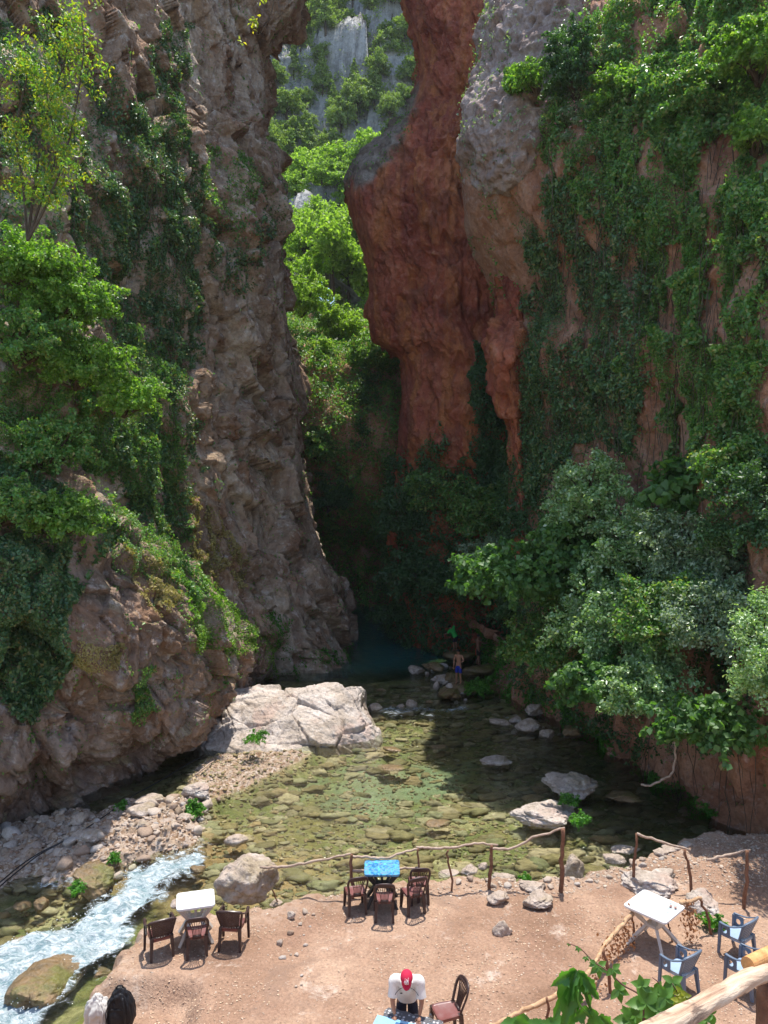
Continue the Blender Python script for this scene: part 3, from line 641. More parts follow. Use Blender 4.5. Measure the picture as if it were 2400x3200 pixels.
def leaf_obj(name, P, N, size, mat, parent=None, loc=None, **k):
    V, F = leaf_arrays(np.asarray(P, float), np.asarray(N, float), size, **k)
    return obj(name, V, F, mat, parent, loc=loc)
def sample(S, w, n):
    p = w*S.area; tot = p.sum()
    if tot <= 0: return np.zeros((0, 3)), np.zeros((0, 3))
    i = rng.choice(len(p), n, p=p/tot)
    f = S.F[i]; u = rng.random((n, 1)); v = rng.random((n, 1))
    P = (S.P[f[:, 0]]*(1-u)+S.P[f[:, 1]]*u)*(1-v) + (S.P[f[:, 3]]*(1-u)+S.P[f[:, 2]]*u)*v
    return P, S.fn[i]
def vine_density(P, seed, lo=-.1, hi=.35, vs=.35, sc=.8):
    Q = P.copy(); Q[:, 2] *= vs
    return sstep(lo, hi, fbm(Q*sc, 4, seed, gain=.6) + .12)
def climber(name, S, poly, n, size, mat, label, seed, lo=-.1, hi=.3, thick=.35, vs=.35, sc=.8, kind=None, cat='climbing plant', group=None, wob=26, **k):
    wx_ = S.px[:, 0] + wob*perlin(S.fc*.7, seed+40); wy_ = S.px[:, 1] + wob*perlin(S.fc*.7, seed+41)
    w = inpoly(wx_, wy_, poly)*vine_density(S.fc, seed, lo, hi, vs, sc)
    P, N = sample(S, w, n)
    if not len(P): print('EMPTY', name, label); return
    bulge = np.clip(.5 + .9*fbm(P*np.array([1.3, 1.3, .8]), 3, seed+7), 0, 1.6)
    P = P + N*(rng.random((len(P), 1))**.6*thick*bulge[:, None] + .03)
    N = unit(N + .9*np.stack([perlin(P*1.8, seed+11), perlin(P*1.8, seed+12), perlin(P*1.8, seed+13)], 1)*2)
    size = size*np.clip(1 + .8*fbm(P*.9, 2, seed+33), .55, 1.7)
    base = P.mean(0)
    o = leaf_obj(name, P-base, N, size, mat, loc=base, **k)
    tag(o, label, cat, group, kind); return o
def blob_points(c, r, n, nc, seed, sub=.38, flat=.8, lower=-.5):
    """leaf positions on many short drooping sprays that radiate from an uneven ellipsoid"""
    g = np.random.default_rng(seed); r = np.array(r, float); nc = int(nc*2.2)
    d = unit(g.normal(0, 1, (nc, 3))); d[:, 2] = np.maximum(d[:, 2], lower)
    C = d*(g.uniform(.1, .98, nc)**.55)[:, None]*r*(1 + .22*perlin(d*2.1 + seed, seed % 50))[:, None]
    o = unit(d*[1, 1, .6] + g.normal(0, .35, (nc, 3)) + [0, 0, .25]); m = r.mean(); L = m*g.uniform(.25, .75, nc)*sub/.3; W = m*g.uniform(.07, .17, nc)*sub/.3
    k = g.choice(nc, n, p=(L*W)/(L*W).sum()); s = g.random(n)
    e = g.normal(0, 1, (n, 3)); off = e*(W[k]*(1.1 - .75*s))[:, None]*[1, 1, flat]
    P = C[k] + o[k]*(L[k]*(s-.25))[:, None] + off - np.array([0, 0, 1])*(L[k]*.35*s*s)[:, None]
    N = unit(unit(off) + .4*o[k] + np.array([0, 0, .55]))
    return P + np.array(c), N, C + np.array(c)
def stems(C, root, mat, parent, r0=.06, n=14, name='branches'):
    mb = MB(); g = random.Random(5)
    for c in C[:n]:
        mid = (np.array(root)*.5 + np.array(c)*.5) + np.array([g.uniform(-.2, .2), g.uniform(-.2, .2), g.uniform(-.1, .35)])
        mb.tube(spline([root, mid, c], 4), np.linspace(r0, .012, 9), 5)
    return mb.build(name, mat, parent)
def bush(name, x, y, Y, r, n, leaf, mat, label, cat='bush', nc=34, root=None, seed=0, extra=None, group=None, sub=.34, **k):
    c = dat(x, y, Y); e = empty(name, c, label, cat, group)
    P, N, C = blob_points((0, 0, 0), r, n, nc, seed+500, sub)
    leaf_obj('foliage', P, N, leaf, mat, e, **k)
    rt = np.array(root if root is not None else (c[0]*.02 + .4*np.sign(c[0])*r[0], r[1]*.8, -r[2]*.8))
    stems(C, rt, M['bark'], e, n=min(nc, 16))
    if extra:
        for nm, m2, fr, lf in extra:
            i = rng.choice(len(P), int(n*fr)); o_ = leaf_obj(nm, P[i] + N[i]*.06, N[i], lf, m2, e); o_['kind'] = 'stuff'
    return e

# ---- left cliff climbers
CL = [
 (SL, [(290,205),(360,215),(420,320),(446,470),(430,560),(430,700),(420,760),(350,880),(320,700),(250,560),(220,420),(240,300)], 26000, .13, 'ivy', 'dark glossy ivy cascade falling down the middle of the left cliff', 1, -.35, .1, .5),
 (SL, [(330,50),(400,60),(402,220),(350,250),(305,160)], 5000, .12, 'ivy', 'narrow dark ivy strip high on the left cliff below its rim', 2, -.25, .2, .3),
 (SL, [(-20,60),(110,20),(230,150),(330,300),(330,420),(250,620),(200,700),(-20,700)], 26000, .10, 'ivy', 'broad dark ivy sheet behind the yellow shrub on the upper left cliff', 3, -.25, .25, .4),
 (SL, [(430,320),(520,330),(560,420),(520,520),(450,450)], 6000, .13, 'vine', 'grey green creeper spilling over the ledge right of the ivy cascade', 5, -.3, .2, .35),
 (SL, [(560,390),(622,400),(628,520),(560,520)], 3200, .13, 'ivy', 'dark ivy patch at the upper right edge of the left cliff', 6, -.4, .1, .3),
 (SL, [(420,470),(560,480),(560,600),(500,640),(420,590)], 6000, .13, 'ivy', 'ivy tangle on the ledge below the square overhang of the left cliff', 7, -.2, .2, .4),
 (SL, [(230,700),(360,760),(370,900),(380,1000),(300,1000),(230,850)], 12000, .11, 'vine', 'bushy green creeper halfway up the left cliff', 8, -.4, .15, .5),
 (SL, [(240,880),(350,950),(385,1080),(370,1180),(300,1150),(230,1020)], 11000, .11, 'vine', 'hanging green creeper just above the rock outcrop', 9, -.35, .15, .5),
 (SL, [(-20,640),(140,700),(230,850),(230,1000),(120,1050),(-20,1050)], 20000, .10, 'vine', 'shaded mixed creeper under the bright bush on the left cliff', 10, -.35, .2, .5),
 (SL, [(350,1020),(470,1120),(540,1250),(480,1280),(380,1180)], 6500, .10, 'dry', 'dry yellow grass growing on ledges above the outcrop', 12, -.2, .3, .25),
 (SO, [(-20,1010),(120,1040),(225,1120),(225,1200),(160,1300),(150,1440),(60,1560),(-20,1620)], 24000, .11, 'ivy', 'thick dark ivy curtain on the left end of the rock outcrop', 13, -.45, .1, .45),
 (SO, [(350,1180),(420,1240),(560,1370),(560,1400),(480,1420),(420,1400),(380,1300)], 15000, .085, 'bright', 'fresh sunlit green plants in a band down the outcrop', 14, -.35, .1, .3),
 (SO, [(230,1160),(340,1210),(380,1290),(350,1330),(280,1250)], 3000, .09, 'dry', 'dry grass tufts on the crest of the rock outcrop', 15, -.2, .2, .2),
 (SO, [(270,1440),(340,1430),(340,1540),(280,1560)], 1500, .09, 'vine', 'small green plant in a hollow low on the outcrop', 16, -.3, .2, .2),
 (SO, [(120,1390),(270,1390),(250,1450),(140,1450)], 1800, .08, 'dry', 'dry grass fringe along the overhanging lip of the outcrop', 17, -.2, .2, .15),
 (SL, [(560,1330),(610,1330),(612,1420),(575,1400)], 1400, .11, 'fern', 'green plant at the foot of the cliff behind the outcrop', 18, -.6, .0, .3),
 (SL, [(600,1440),(700,1400),(760,1390),(768,1420),(640,1480),(600,1490)], 2200, .11, 'fern', 'fern fringe along the waterline of the left cliff', 19, -.2, .2, .2),
 (SL, [(200,640),(330,620),(400,760),(420,1000),(380,1180),(300,1180),(230,1000)], 16000, .115, 'ivy', 'dark ivy fringe along the right side of the bright bushes', 21, -.3, .2, .5),
 (SO, [(200,1020),(300,1120),(420,1230),(420,1290),(330,1260),(230,1230)], 9000, .09, 'vine', 'mixed green weeds spilling over the top edge of the outcrop', 22, -.25, .2, .4),
 (SO, [(560,1330),(625,1400),(625,1500),(585,1500),(560,1420)], 2200, .09, 'bright', 'pale green weeds on the right end of the outcrop', 23, -.2, .3, .25),
]
for S, poly, n, sz, m, lab, sd, lo, hi, th in CL:
    climber('climbing_plant' if m != 'dry' else 'grass_tuft', S, poly, int(n*1.3), sz, M[m], lab, sd, lo, hi, th, cat='climbing plant' if m != 'dry' else 'grass')
allL = [(-30,-60),(700,-60),(760,1400),(600,1500),(-30,1760)]
climber('wall_weeds', SL, allL, 9000, .11, M['vine'], 'scattered small weeds rooted in cracks of the left cliff', 25, .22, .45, .15, vs=.8, sc=1.1, kind='stuff', cat='weeds')
climber('wall_weeds', SO, allL, 4000, .08, M['vine'], 'scattered small weeds rooted in cracks of the outcrop', 26, .28, .5, .12, vs=.8, sc=1.3, kind='stuff', cat='weeds')
# ---- right cliff curtain
CRr = [
 (SR, [(1290,60),(1420,-40),(1680,-40),(1680,330),(1560,300),(1480,420),(1420,300),(1330,380),(1270,260)], 34000, .125, 'vine', 'leafy vine mass lit by the sun at the top right of the right cliff', 31, -.35, .15, .7),
 (SR, [(1150,400),(1290,330),(1400,420),(1420,640),(1380,980),(1260,960),(1150,1090),(1130,900),(1150,640)], 52000, .13, 'ivy', 'dark ivy curtain covering the middle of the right cliff', 32, -.4, .15, .5),
 (SR, [(1190,210),(1300,180),(1680,120),(1680,520),(1400,520),(1180,420)], 26000, .12, 'vine', 'leafy vine drapes filling the face under the sunlit top vines', 30, -.3, .2, .5),
 (SR, [(1370,380),(1500,420),(1680,380),(1680,760),(1500,760),(1390,700)], 22000, .12, 'vine', 'thin hanging vine strands on the right cliff below the lit vines', 33, -.05, .3, .4),
 (SR, [(1370,700),(1520,740),(1680,740),(1680,1060),(1500,1000),(1370,980)], 24000, .115, 'vine', 'hanging vine strands on the right cliff just above the big bushes', 34, -.1, .3, .45),
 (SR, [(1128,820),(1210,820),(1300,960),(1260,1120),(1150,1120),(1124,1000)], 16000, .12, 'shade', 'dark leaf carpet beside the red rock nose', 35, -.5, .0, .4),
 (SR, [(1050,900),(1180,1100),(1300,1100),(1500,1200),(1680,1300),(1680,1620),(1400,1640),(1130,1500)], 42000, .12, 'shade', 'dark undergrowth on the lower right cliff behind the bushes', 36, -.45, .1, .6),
 (SR, [(1340,1640),(1480,1700),(1560,1760),(1500,1790),(1420,1760),(1330,1680)], 4500, .09, 'fern', 'bright fern fringe along the waterline of the right cliff', 37, -.4, .1, .2),
 (SR, [(1150,1500),(1290,1540),(1340,1650),(1270,1620),(1130,1540)], 3600, .1, 'fern', 'fern bank at the water behind the pale stones', 38, -.5, .1, .25),
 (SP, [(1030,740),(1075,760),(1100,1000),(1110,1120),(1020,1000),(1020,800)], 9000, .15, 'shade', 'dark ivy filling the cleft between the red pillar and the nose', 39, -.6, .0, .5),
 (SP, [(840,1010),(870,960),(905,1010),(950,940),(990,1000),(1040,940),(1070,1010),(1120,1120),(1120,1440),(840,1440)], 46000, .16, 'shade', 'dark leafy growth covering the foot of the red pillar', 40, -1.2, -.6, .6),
 (SB, [(1100,150),(1150,150),(1160,210),(1100,220)], 1600, .12, 'bright', 'small sunlit plant on the pale rock bulge', 41, -.8, -.2, .5),
]
for S, poly, n, sz, m, lab, sd, lo, hi, th in CRr:
    st_ = sd in (30, 33, 34); climber('climbing_plant', S, poly, int(n*(1.1 if st_ else 1.35)), sz, M[m], lab, sd, lo+.12 if st_ else lo-.06, hi, th*1.25, vs=.13 if st_ else .25, sc=1.0 if st_ else .8, wob=70 if sd == 40 else 30)
climber('wall_weeds', SR, [(990,-60),(1680,-60),(1680,1800),(1100,1500)], 16000, .11, M['vine'], 'scattered small weeds and twigs on the bare parts of the right cliff', 45, .1, .4, .2, vs=.5, sc=1.0, kind='stuff', cat='weeds')
climber('wall_weeds', SB, [(990,-60),(1320,-60),(1320,430),(990,430)], 2600, .11, M['grey'], 'small grey green weeds on the pale pitted bulge', 46, .15, .4, .25, vs=1, sc=1.3, kind='stuff', cat='weeds')
climber('wall_weeds', SP, [(745,150),(905,150),(890,330),(745,420)], 900, .12, M['vine'], 'small weeds on the grey ledge of the red pillar', 47, .1, .4, .2, vs=1, sc=1.3, kind='stuff', cat='weeds')
# end wall of the gorge
climber('climbing_plant', SE, [(600,600),(900,600),(900,1400),(600,1400)], 80000, .17, M['vine'], 'dark ivy clad wall in the depth of the gorge', 50, -1.5, -1.0, .9)
def dangling(name, S, poly, n, mat, label, seed):     # bare hanging roots and stems
    w = inpoly(S.px[:, 0], S.px[:, 1], poly).astype(float); P, N = sample(S, w, n); mb = MB(); g = random.Random(seed)
    for p, nn_ in zip(P, N):
        L = g.uniform(.8, 3.2); q = p + nn_*g.uniform(.1, .35); pts = [q + np.array([0, 0, L*.2])]
        for i in range(4): pts.append(pts[-1] + np.array([g.uniform(-.12, .12), g.uniform(-.12, .12), -L/4]))
        mb.tube(pts, np.linspace(.014, .006, 5), 3, cap=False)
    tag(mb.build(name, mat), label, 'vine stems', kind='stuff')
dangling('hanging_stems', SR, [(1180,350),(1680,250),(1680,1050),(1200,1000)], 420, M['bark'], 'bare brown vine stems and roots hanging down the right cliff', 3)
dangling('hanging_stems', SL, [(0,100),(300,100),(430,500),(380,900),(100,1000),(0,900)], 160, M['bark'], 'bare brown ivy stems on the left cliff', 5)
dangling('hanging_stems', SR, [(1330,1500),(1659,1600),(1659,1760),(1420,1760)], 26, M['bark'], 'bare roots dangling at the foot of the right cliff', 4)

# ---- bushes of the lower right (things)
BR = [
 ('fig_tree', 1110, 1235, 26.5, (1.75, 1.3, .85), 5200, .20, 'fig', 'fig tree with broad sunlit leaves reaching furthest out over the pool', 'tree', dict(asp=.85)),
 ('fig_tree', 1215, 1175, 26.5, (1.3, 1.2, .8), 3600, .20, 'fig', 'broad leaved fig branch above the outermost fig tree', 'tree', dict(asp=.85)),
 ('bush', 1265, 1060, 26, (1.1, 1.1, 1.2), 6500, .13, 'pale', 'pointed pale bush rising highest among the sunlit bushes', 'bush', {}),
 ('bush', 1360, 1170, 25, (1.5, 1.3, 1.1), 8500, .13, 'pale', 'light green bush in the middle of the sunlit bushes', 'bush', {}),
 ('bush', 1500, 1195, 23, (1.5, 1.3, 1.0), 9000, .12, 'grey', 'silvery bush below the broad dark leaves on the right', 'bush', {}),
 ('bush', 1310, 1340, 24, (1.5, 1.2, 1.0), 8500, .13, 'pale', 'bright bush with pale leaf tips under the fig branches', 'bush', {}),
 ('bush', 1430, 1330, 22, (1.3, 1.1, 1.0), 8000, .12, 'vine', 'dense mid green bush at the heart of the lower bushes', 'bush', {}),
 ('bush', 1550, 1340, 20.5, (1.2, 1.0, .9), 8000, .11, 'grey', 'narrow leaved grey green bush left of the right frame shrub', 'bush', {}),
 ('bush', 1640, 1100, 20.5, (1.1, 1.0, 1.2), 7500, .11, 'shade', 'dark bush on the right edge above the narrow leaved bush', 'bush', {}),
 ('bush', 1665, 1420, 17.5, (.75, .8, 1.4), 8500, .085, 'pale', 'small leaved bright shrub at the right edge over the bare earth wall', 'bush', {}),
 ('fig_tree', 1290, 1470, 23, (1.25, 1.0, .65), 3400, .18, 'fig', 'low fig branches with broad leaves hanging over the pool edge', 'tree', dict(asp=.85)),
 ('bush', 1400, 1480, 21.5, (1.2, 1.0, .8), 6500, .12, 'pale', 'rounded pale leaved bush low over the water', 'bush', {}),
 ('fig_tree', 1540, 1560, 19.3, (1.2, .8, .55), 2600, .17, 'fig', 'hanging fig branch over the bare red earth wall', 'tree', dict(asp=.85)),
 ('bush', 1480, 1050, 24, (1.0, .9, .7), 900, .32, 'fig', 'plant with very large dark round leaves above the silvery bush', 'bush', dict(asp=.9)),
 ('bush', 1180, 1390, 27, (1.2, 1.1, .9), 5200, .14, 'vine', 'shaded green bush under the outermost fig tree', 'bush', {}),
 ('bush', 1590, 1010, 21.5, (1.1, .9, .6), 3600, .13, 'vine', 'vine heap at the foot of the right cliff face', 'bush', {}),
 ('bush', 1430, 1250, 26.6, (2.0, 1.0, 1.5), 13000, .13, 'vine', 'wide mid green bush filling the gaps behind the silvery bushes', 'bush', {}),
 ('bush', 1240, 1260, 28.4, (1.7, 1.0, 1.2), 9000, .13, 'vine', 'mid green bush filling the gap behind the fig branches', 'bush', {}),
]
for i, (nm, x, y, Y, r, n, sz, m, lab, cat, kk) in enumerate(BR):
    q = .91; bush(nm, x, y, Y*q, (r[0]*q*1.1, r[1]*q*1.05, r[2]*q*1.3), int(n*1.25), sz*.92, M[m], lab, cat, nc=46, seed=i*7, sub=.3, **kk)
BD = [  # shaded thicket along the right bank inside the gorge
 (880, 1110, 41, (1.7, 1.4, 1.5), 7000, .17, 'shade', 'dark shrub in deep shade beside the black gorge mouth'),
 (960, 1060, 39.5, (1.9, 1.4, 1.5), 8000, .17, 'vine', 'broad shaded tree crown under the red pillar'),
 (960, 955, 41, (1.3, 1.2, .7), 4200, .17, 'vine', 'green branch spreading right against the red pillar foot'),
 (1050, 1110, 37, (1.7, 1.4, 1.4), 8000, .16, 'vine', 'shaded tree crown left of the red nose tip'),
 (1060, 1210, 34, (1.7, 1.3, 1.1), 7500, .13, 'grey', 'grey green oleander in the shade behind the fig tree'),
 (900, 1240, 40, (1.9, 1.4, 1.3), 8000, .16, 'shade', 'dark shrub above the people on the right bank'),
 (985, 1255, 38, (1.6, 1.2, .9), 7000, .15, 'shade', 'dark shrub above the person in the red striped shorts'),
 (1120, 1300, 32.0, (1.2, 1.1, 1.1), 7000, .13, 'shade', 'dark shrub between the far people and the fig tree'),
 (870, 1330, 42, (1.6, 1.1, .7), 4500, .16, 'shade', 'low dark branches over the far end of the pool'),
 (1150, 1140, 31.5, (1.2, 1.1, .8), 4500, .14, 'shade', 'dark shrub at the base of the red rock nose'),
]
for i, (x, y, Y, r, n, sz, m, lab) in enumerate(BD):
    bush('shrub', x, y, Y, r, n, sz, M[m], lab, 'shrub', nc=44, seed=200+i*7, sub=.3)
# slot trees
BS = [
 (790, 900, 49, (1.3, 1.5, 3.2), 8000, .17, 'shade', 'tall shaded tree in the cleft in front of the gorge end wall'),
 (800, 770, 50, (1.4, 1.5, 1.5), 6500, .17, 'vine', 'tree crown under the overhang of the red pillar'),
 (700, 770, 51, (.75, 1.2, 1.4), 4200, .19, 'glowtree', 'narrow backlit tree glowing at the edge of the left cliff'),
 (690, 870, 50, (.6, 1.2, 1.0), 3200, .19, 'glowtree', 'small backlit bush low beside the edge of the left cliff'),
 (720, 1050, 49, (1.0, 1.2, 2.2), 6000, .16, 'shade', 'dark hanging growth above the black gorge mouth'),
 (670, 640, 56, (1.6, 1.5, 1.6), 6500, .2, 'glowtree', 'green tree shaded by the cliff at the slot edge'),
 (740, 700, 56, (1.5, 1.5, 1.4), 5500, .2, 'glowtree', 'bright tree left of the red pillar overhang'),
 (715, 840, 50.5, (1.0, 1.2, 1.3), 5000, .18, 'vine', 'half lit tree below the narrow backlit tree'),
 (690, 960, 47.5, (.7, 1.0, 1.3), 4500, .17, 'vine', 'hanging green growth touching the edge of the left cliff'),
]
for i, (x, y, Y, r, n, sz, m, lab) in enumerate(BS):
    bush('tree', x, y, Y, r, n, sz, M[m], lab, 'tree', nc=40, seed=300+i*7, sub=.3)
# ---- left bright shrubs
BL = [
 (60, 560, 19.5, (1.35, 1.0, .75), 9000, .10, 'bright', 'sunlit bright bush at the left edge halfway up', {}),
 (140, 640, 19.9, (1.45, 1.0, .9), 10000, .10, 'bright', 'large rounded bright bush bulging from the left cliff', {}),
 (190, 790, 20.3, (1.35, 1.0, .7), 8500, .10, 'bright', 'sunlit bush sloping down right below the large bright bush', {}),
 (60, 730, 19.3, (1.2, .9, .9), 7500, .095, 'vine', 'green bush below the bright bush at the left edge', {}),
 (290, 860, 21, (.95, .8, .6), 4800, .10, 'bright', 'small bright bush furthest right on the left cliff', {}),
 (120, 960, 20.1, (1.3, .8, .8), 6500, .10, 'vine', 'shaded green bush above the ivy curtain of the outcrop', {}),
 (130, 1110, 18.9, (1.1, .7, .8), 6000, .10, 'bright', 'leafy clump overhanging the ivy curtain of the outcrop', {}),
 (20, 1090, 18.4, (.9, .7, .7), 4500, .10, 'vine', 'leafy clump at the left edge above the ivy curtain', {}),
 (1228, 130, 26.5, (.85, .8, 1.6), 8000, .11, 'shade', 'dark upright shrub high on the right cliff between bulge and vines', {}),
 (1145, 165, 26.6, (.5, .5, .6), 2600, .10, 'bright', 'small bright shrub growing on the pale bulge', {}),
 (1350, 190, 25.6, (1.1, 1.0, .9), 7000, .12, 'bright', 'sunlit vine heap at the upper right beside the bare earth streak', {}),
 (1500, 200, 23.4, (1.1, 1.0, 1.1), 7500, .12, 'vine', 'rounded vine heap hanging over the hollow in the right cliff', {}),
 (1620, 110, 21.8, (1.0, .9, .9), 7000, .12, 'bright', 'sunlit vine heap in the upper right corner', {}),
 (1620, 280, 21, (.5, .6, .7), 2600, .11, 'bright', 'vine tip hanging at the right edge under the corner heap', {}),
]
for i, (x, y, Y, r, n, sz, m, lab, kk) in enumerate(BL):
    bush('bush', x, y, Y, tuple(v*.95 for v in r), int(n*.9), sz, M[m], lab, 'bush', nc=60, seed=400+i*7, sub=.24)
# oleander with pink flowers
ol = bush('oleander', 1235, 270, 27, (.75, .6, 1.3), 5200, .13, M['grey'], 'oleander with pink flowers on the right side of the pale bulge', 'shrub', nc=34, seed=601, sub=.3, asp=.3, extra=[('flowers', M['pink'], .03, .13)])
# tall thin shrub with yellow leaves, upper left
e = empty('young_tree', dat(60, 520, 17.2), 'tall thin tree with yellow green leaves and dark stems at the upper left', 'tree')
b0 = np.array(dat(60, 520, 17.2)); mb = MB(); tw = []
for k, path in enumerate([[(60,520),(75,400),(100,250),(140,130),(150,40)], [(60,520),(50,400),(35,280),(60,150),(40,90)], [(60,520),(90,430),(120,330),(100,200)], [(60,520),(110,420),(150,300),(180,120),(175,30)]]):
    pts = spline([dat(x, y, 17.2-.15*k) - b0 for x, y in path], 6); mb.tube(pts, np.linspace(.035, .01, len(pts)), 5)
    for p in pts[6:]:
        for _ in range(2): tw.append(p + rng.normal(0, .22, 3))
mb.build('stem', M['bark'], e)
tw = np.array(tw); P = np.repeat(tw, 34, 0) + rng.normal(0, .09, (len(tw)*34, 3)); d = unit(P - np.repeat(tw, 34, 0))
h = rng.random(len(P)) < .45
leaf_obj('foliage', P[h], d[h], .1, M['yellow'], e, asp=.45); leaf_obj('foliage', P[~h], d[~h], .1, M['bright'], e, asp=.45)
# twig with yellow leaves reaching down from the bridge rock at the top centre
e = empty('hanging_twig', dat(572, -10, 12), 'thin twig with a few yellow leaves hanging into the top of the view', 'twig'); b0 = np.array(dat(572, -10, 12)); mb = MB()
pts = spline([dat(x, y, 12)-b0 for x, y in [(585,-120),(592,-20),(585,30),(560,75),(548,60)]], 6); mb.tube(pts, np.linspace(.012, .004, len(pts)), 5); mb.build('stem', M['bark'], e)
P = np.concatenate([np.array(dat(x, y, 12)) - b0 + rng.normal(0, .035, (k, 3)) for x, y, k in ((549, 55, 24), (568, 2, 12), (552, 40, 8), (520, 90, 5))])
leaf_obj('foliage', P, P*0 + [0, -.6, .6], .07, M['yellow'], e, asp=.5)

# ------------------------------------------------------------------ far hillside trees
def proto_tree(kind, seed):
    g = np.random.default_rng(seed)
    if kind == 'round':
        P, N, C = blob_points((0, 0, 2.4), (1.5, 1.5, 1.4), 2800, 34, seed, .34)
    else:
        n = 2200; h = g.random(n)**1.3; a = g.random(n)*2*math.pi; lay = np.floor(h*9)/9; rr = (1-lay)*1.25*(.35+.65*g.random(n)**.5)*(1+.25*np.sin(a*3+lay*20))
        P = np.stack([rr*np.cos(a), rr*np.sin(a), .8 + h*4.2 - rr*.25], 1); N = unit(np.stack([np.cos(a), np.sin(a), .8+0*a], 1)); C = np.array([[0, 0, 4.5]])
    return P, N, C
def make_tree(kind, mat, seed, leaf=.26):
    e = empty('tree' if kind == 'round' else 'pine_tree', (0, 0, 0)); P, N, C = proto_tree(kind, seed)
    leaf_obj('crown', P, N, leaf, mat, e)
    mb = MB(); mb.tube([(0, 0, -.8), (.05, 0, .6), (0, .05, 1.8), (.05, 0, 2.8)], [.16, .13, .1, .05], 6)
    for c in C[:6]: mb.tube([(0, .03, 1.3), tuple(np.array(c)*.6 + [0, 0, .6]), tuple(c)], [.06, .04, .015], 4)
    mb.build('trunk', M['bark'], e); return e
protos = [make_tree('round', M['hilltree'], 11), make_tree('round', M['glowtree'], 12), make_tree('pine', M['hilltree'], 13), make_tree('round', M['hilltree'], 14)]
used = [False]*4
def put_tree(k, p, s, rz, lab, group):
    e = protos[k] if not used[k] else copy_tree(protos[k]); used[k] = True
    e.location = p; e.scale = (s, s, s*random.uniform(.85, 1.2)); e.rotation_euler = (0, 0, rz); tag(e, lab, 'tree', group); return e
hp = proj(HV); 
def hpick(poly, n, ymin, ymax, mind, seed):
    w = inpoly(hp[:, 0], hp[:, 1], poly) & (HV[:, 1] > ymin) & (HV[:, 1] < ymax); idx = np.flatnonzero(w); g = np.random.default_rng(seed); g.shuffle(idx); out = []
    for i in idx:
        p = HV[i]
        if all(np.linalg.norm(p-q) > mind for q in out): out.append(p)
        if len(out) >= n: break
    return out
for p in hpick([(560,-40),(920,-40),(920,400),(560,400)], 150, 100, 250, 3.4, 3):
    k = random.choice([0, 0, 2, 3]); put_tree(k, p, random.uniform(.7, 1.6), random.uniform(0, 6.3), {0: 'rounded tree among the crags of the far mountainside', 2: 'small dark conifer among the crags of the far mountainside', 3: 'loose crowned tree among the crags of the far mountainside'}[k], {0: 'rounded trees on the far mountainside', 2: 'conifers on the far mountainside', 3: 'loose crowned trees on the far mountainside'}[k])
for p in hpick([(590,360),(800,360),(800,720),(590,720)], 60, 66, 105, 2.0, 4):
    put_tree(1, p + [0, 0, -.6], random.uniform(.8, 1.35), random.uniform(0, 6.3), 'bright sunlit tree crowding the slot below the mountainside', 'sunlit trees in the slot')
w = (hp[:, 0] > 540) & (hp[:, 0] < 940) & (hp[:, 1] > -60) & (hp[:, 1] < 720) & (HV[:, 1] < 255); idx = np.flatnonzero(w)
Pq = HV[idx]; dn_ = sstep(.0, .3, fbm(Pq*.16, 4, 61)) + .02; pr = dn_/dn_.sum(); i = rng.choice(len(idx), 110000, p=pr); P = Pq[i] + rng.normal(0, .4, (110000, 3)) + [0, 0, .4]
so = leaf_obj('hillside_scrub', P, P*0 + [0, -.4, .8], .34, M['hilltree']); tag(so, 'low green scrub covering the far mountainside', 'scrub', kind='stuff')

# ------------------------------------------------------------------ stones and boulders
import bmesh
def ico(sub):
    bm = bmesh.new(); bmesh.ops.create_icosphere(bm, subdivisions=sub, radius=1)
    V = np.array([v.co[:] for v in bm.verts]); F = np.array([[v.index for v in f.verts] for f in bm.faces]); bm.free(); return V, F
ICO = {k: ico(k) for k in (2, 3, 4, 5, 6)}
def rock_shape(sub, seed, cuts=14, rough=.1, sharp=9, r=(1, 1, 1), fs=1.6):
    g = np.random.default_rng(seed); V, F = ICO[sub]; n = unit(g.normal(0, 1, (cuts, 3))); h = g.uniform(.62, 1.0, cuts)
    dd = np.maximum(V @ n.T, 1e-3)/h; rr = 1/((dd**sharp).sum(1)**(1/sharp)); rr = np.minimum(rr, 1.25)
    P = V*rr[:, None]*np.array(r)
    q = P*fs + seed*3.1; f1, e1 = facet(q, seed % 97); f2, _ = facet(q*2.7, seed % 89 + 1)
    d = rough*(1.1*fbm(q*.9, 4, seed % 53, gain=.55) + .9*f1 + .35*f2 - .35*sstep(.08, 0, e1))
    return P + unit(P)*d[:, None], F
def boulder(x0, x1, y0, y1, mat, label, seed, z=None, depth=.8, sub=5, rough=.1, cuts=14, rz=None, tilt=0, name='boulder', cat='boulder', group=None, hk=1.0, sharp=9):
    """box of the stone in photo pixels -> stone of that real size standing on the river bed or terrace"""
    zc = z if z is not None else None
    B = on((x0+x1)/2, y1, -.4)
    for _ in range(5):
        zz = z if z is not None else max(gz(B[0], B[1]), WL + float(drop(B[0], B[1])) - .05)
        B = on((x0+x1)/2, y1, zz)
    dep = B[1]*cp - (zz-CZ)*sp; w = (x1-x0)*dep/FPX; dp = w*depth
    c = B + np.array([0, dp*.42, 0]); T = at((x0+x1)/2, y0, B[1] + dp*.72); h = max((T[2] - zz)*hk, .08*w)
    P, F = rock_shape(sub, seed, cuts, rough, sharp)
    P = P/np.abs(P).max(0); P = P*np.array([w/2, dp/2, h*.62])
    if tilt: a = tilt; P = P @ np.array([[math.cos(a), 0, math.sin(a)], [0, 1, 0], [-math.sin(a), 0, math.cos(a)]]).T
    o = obj(name, P, F, mat, loc=(c[0], c[1], zz + h*.40))
    return tag(o, label, cat, group)
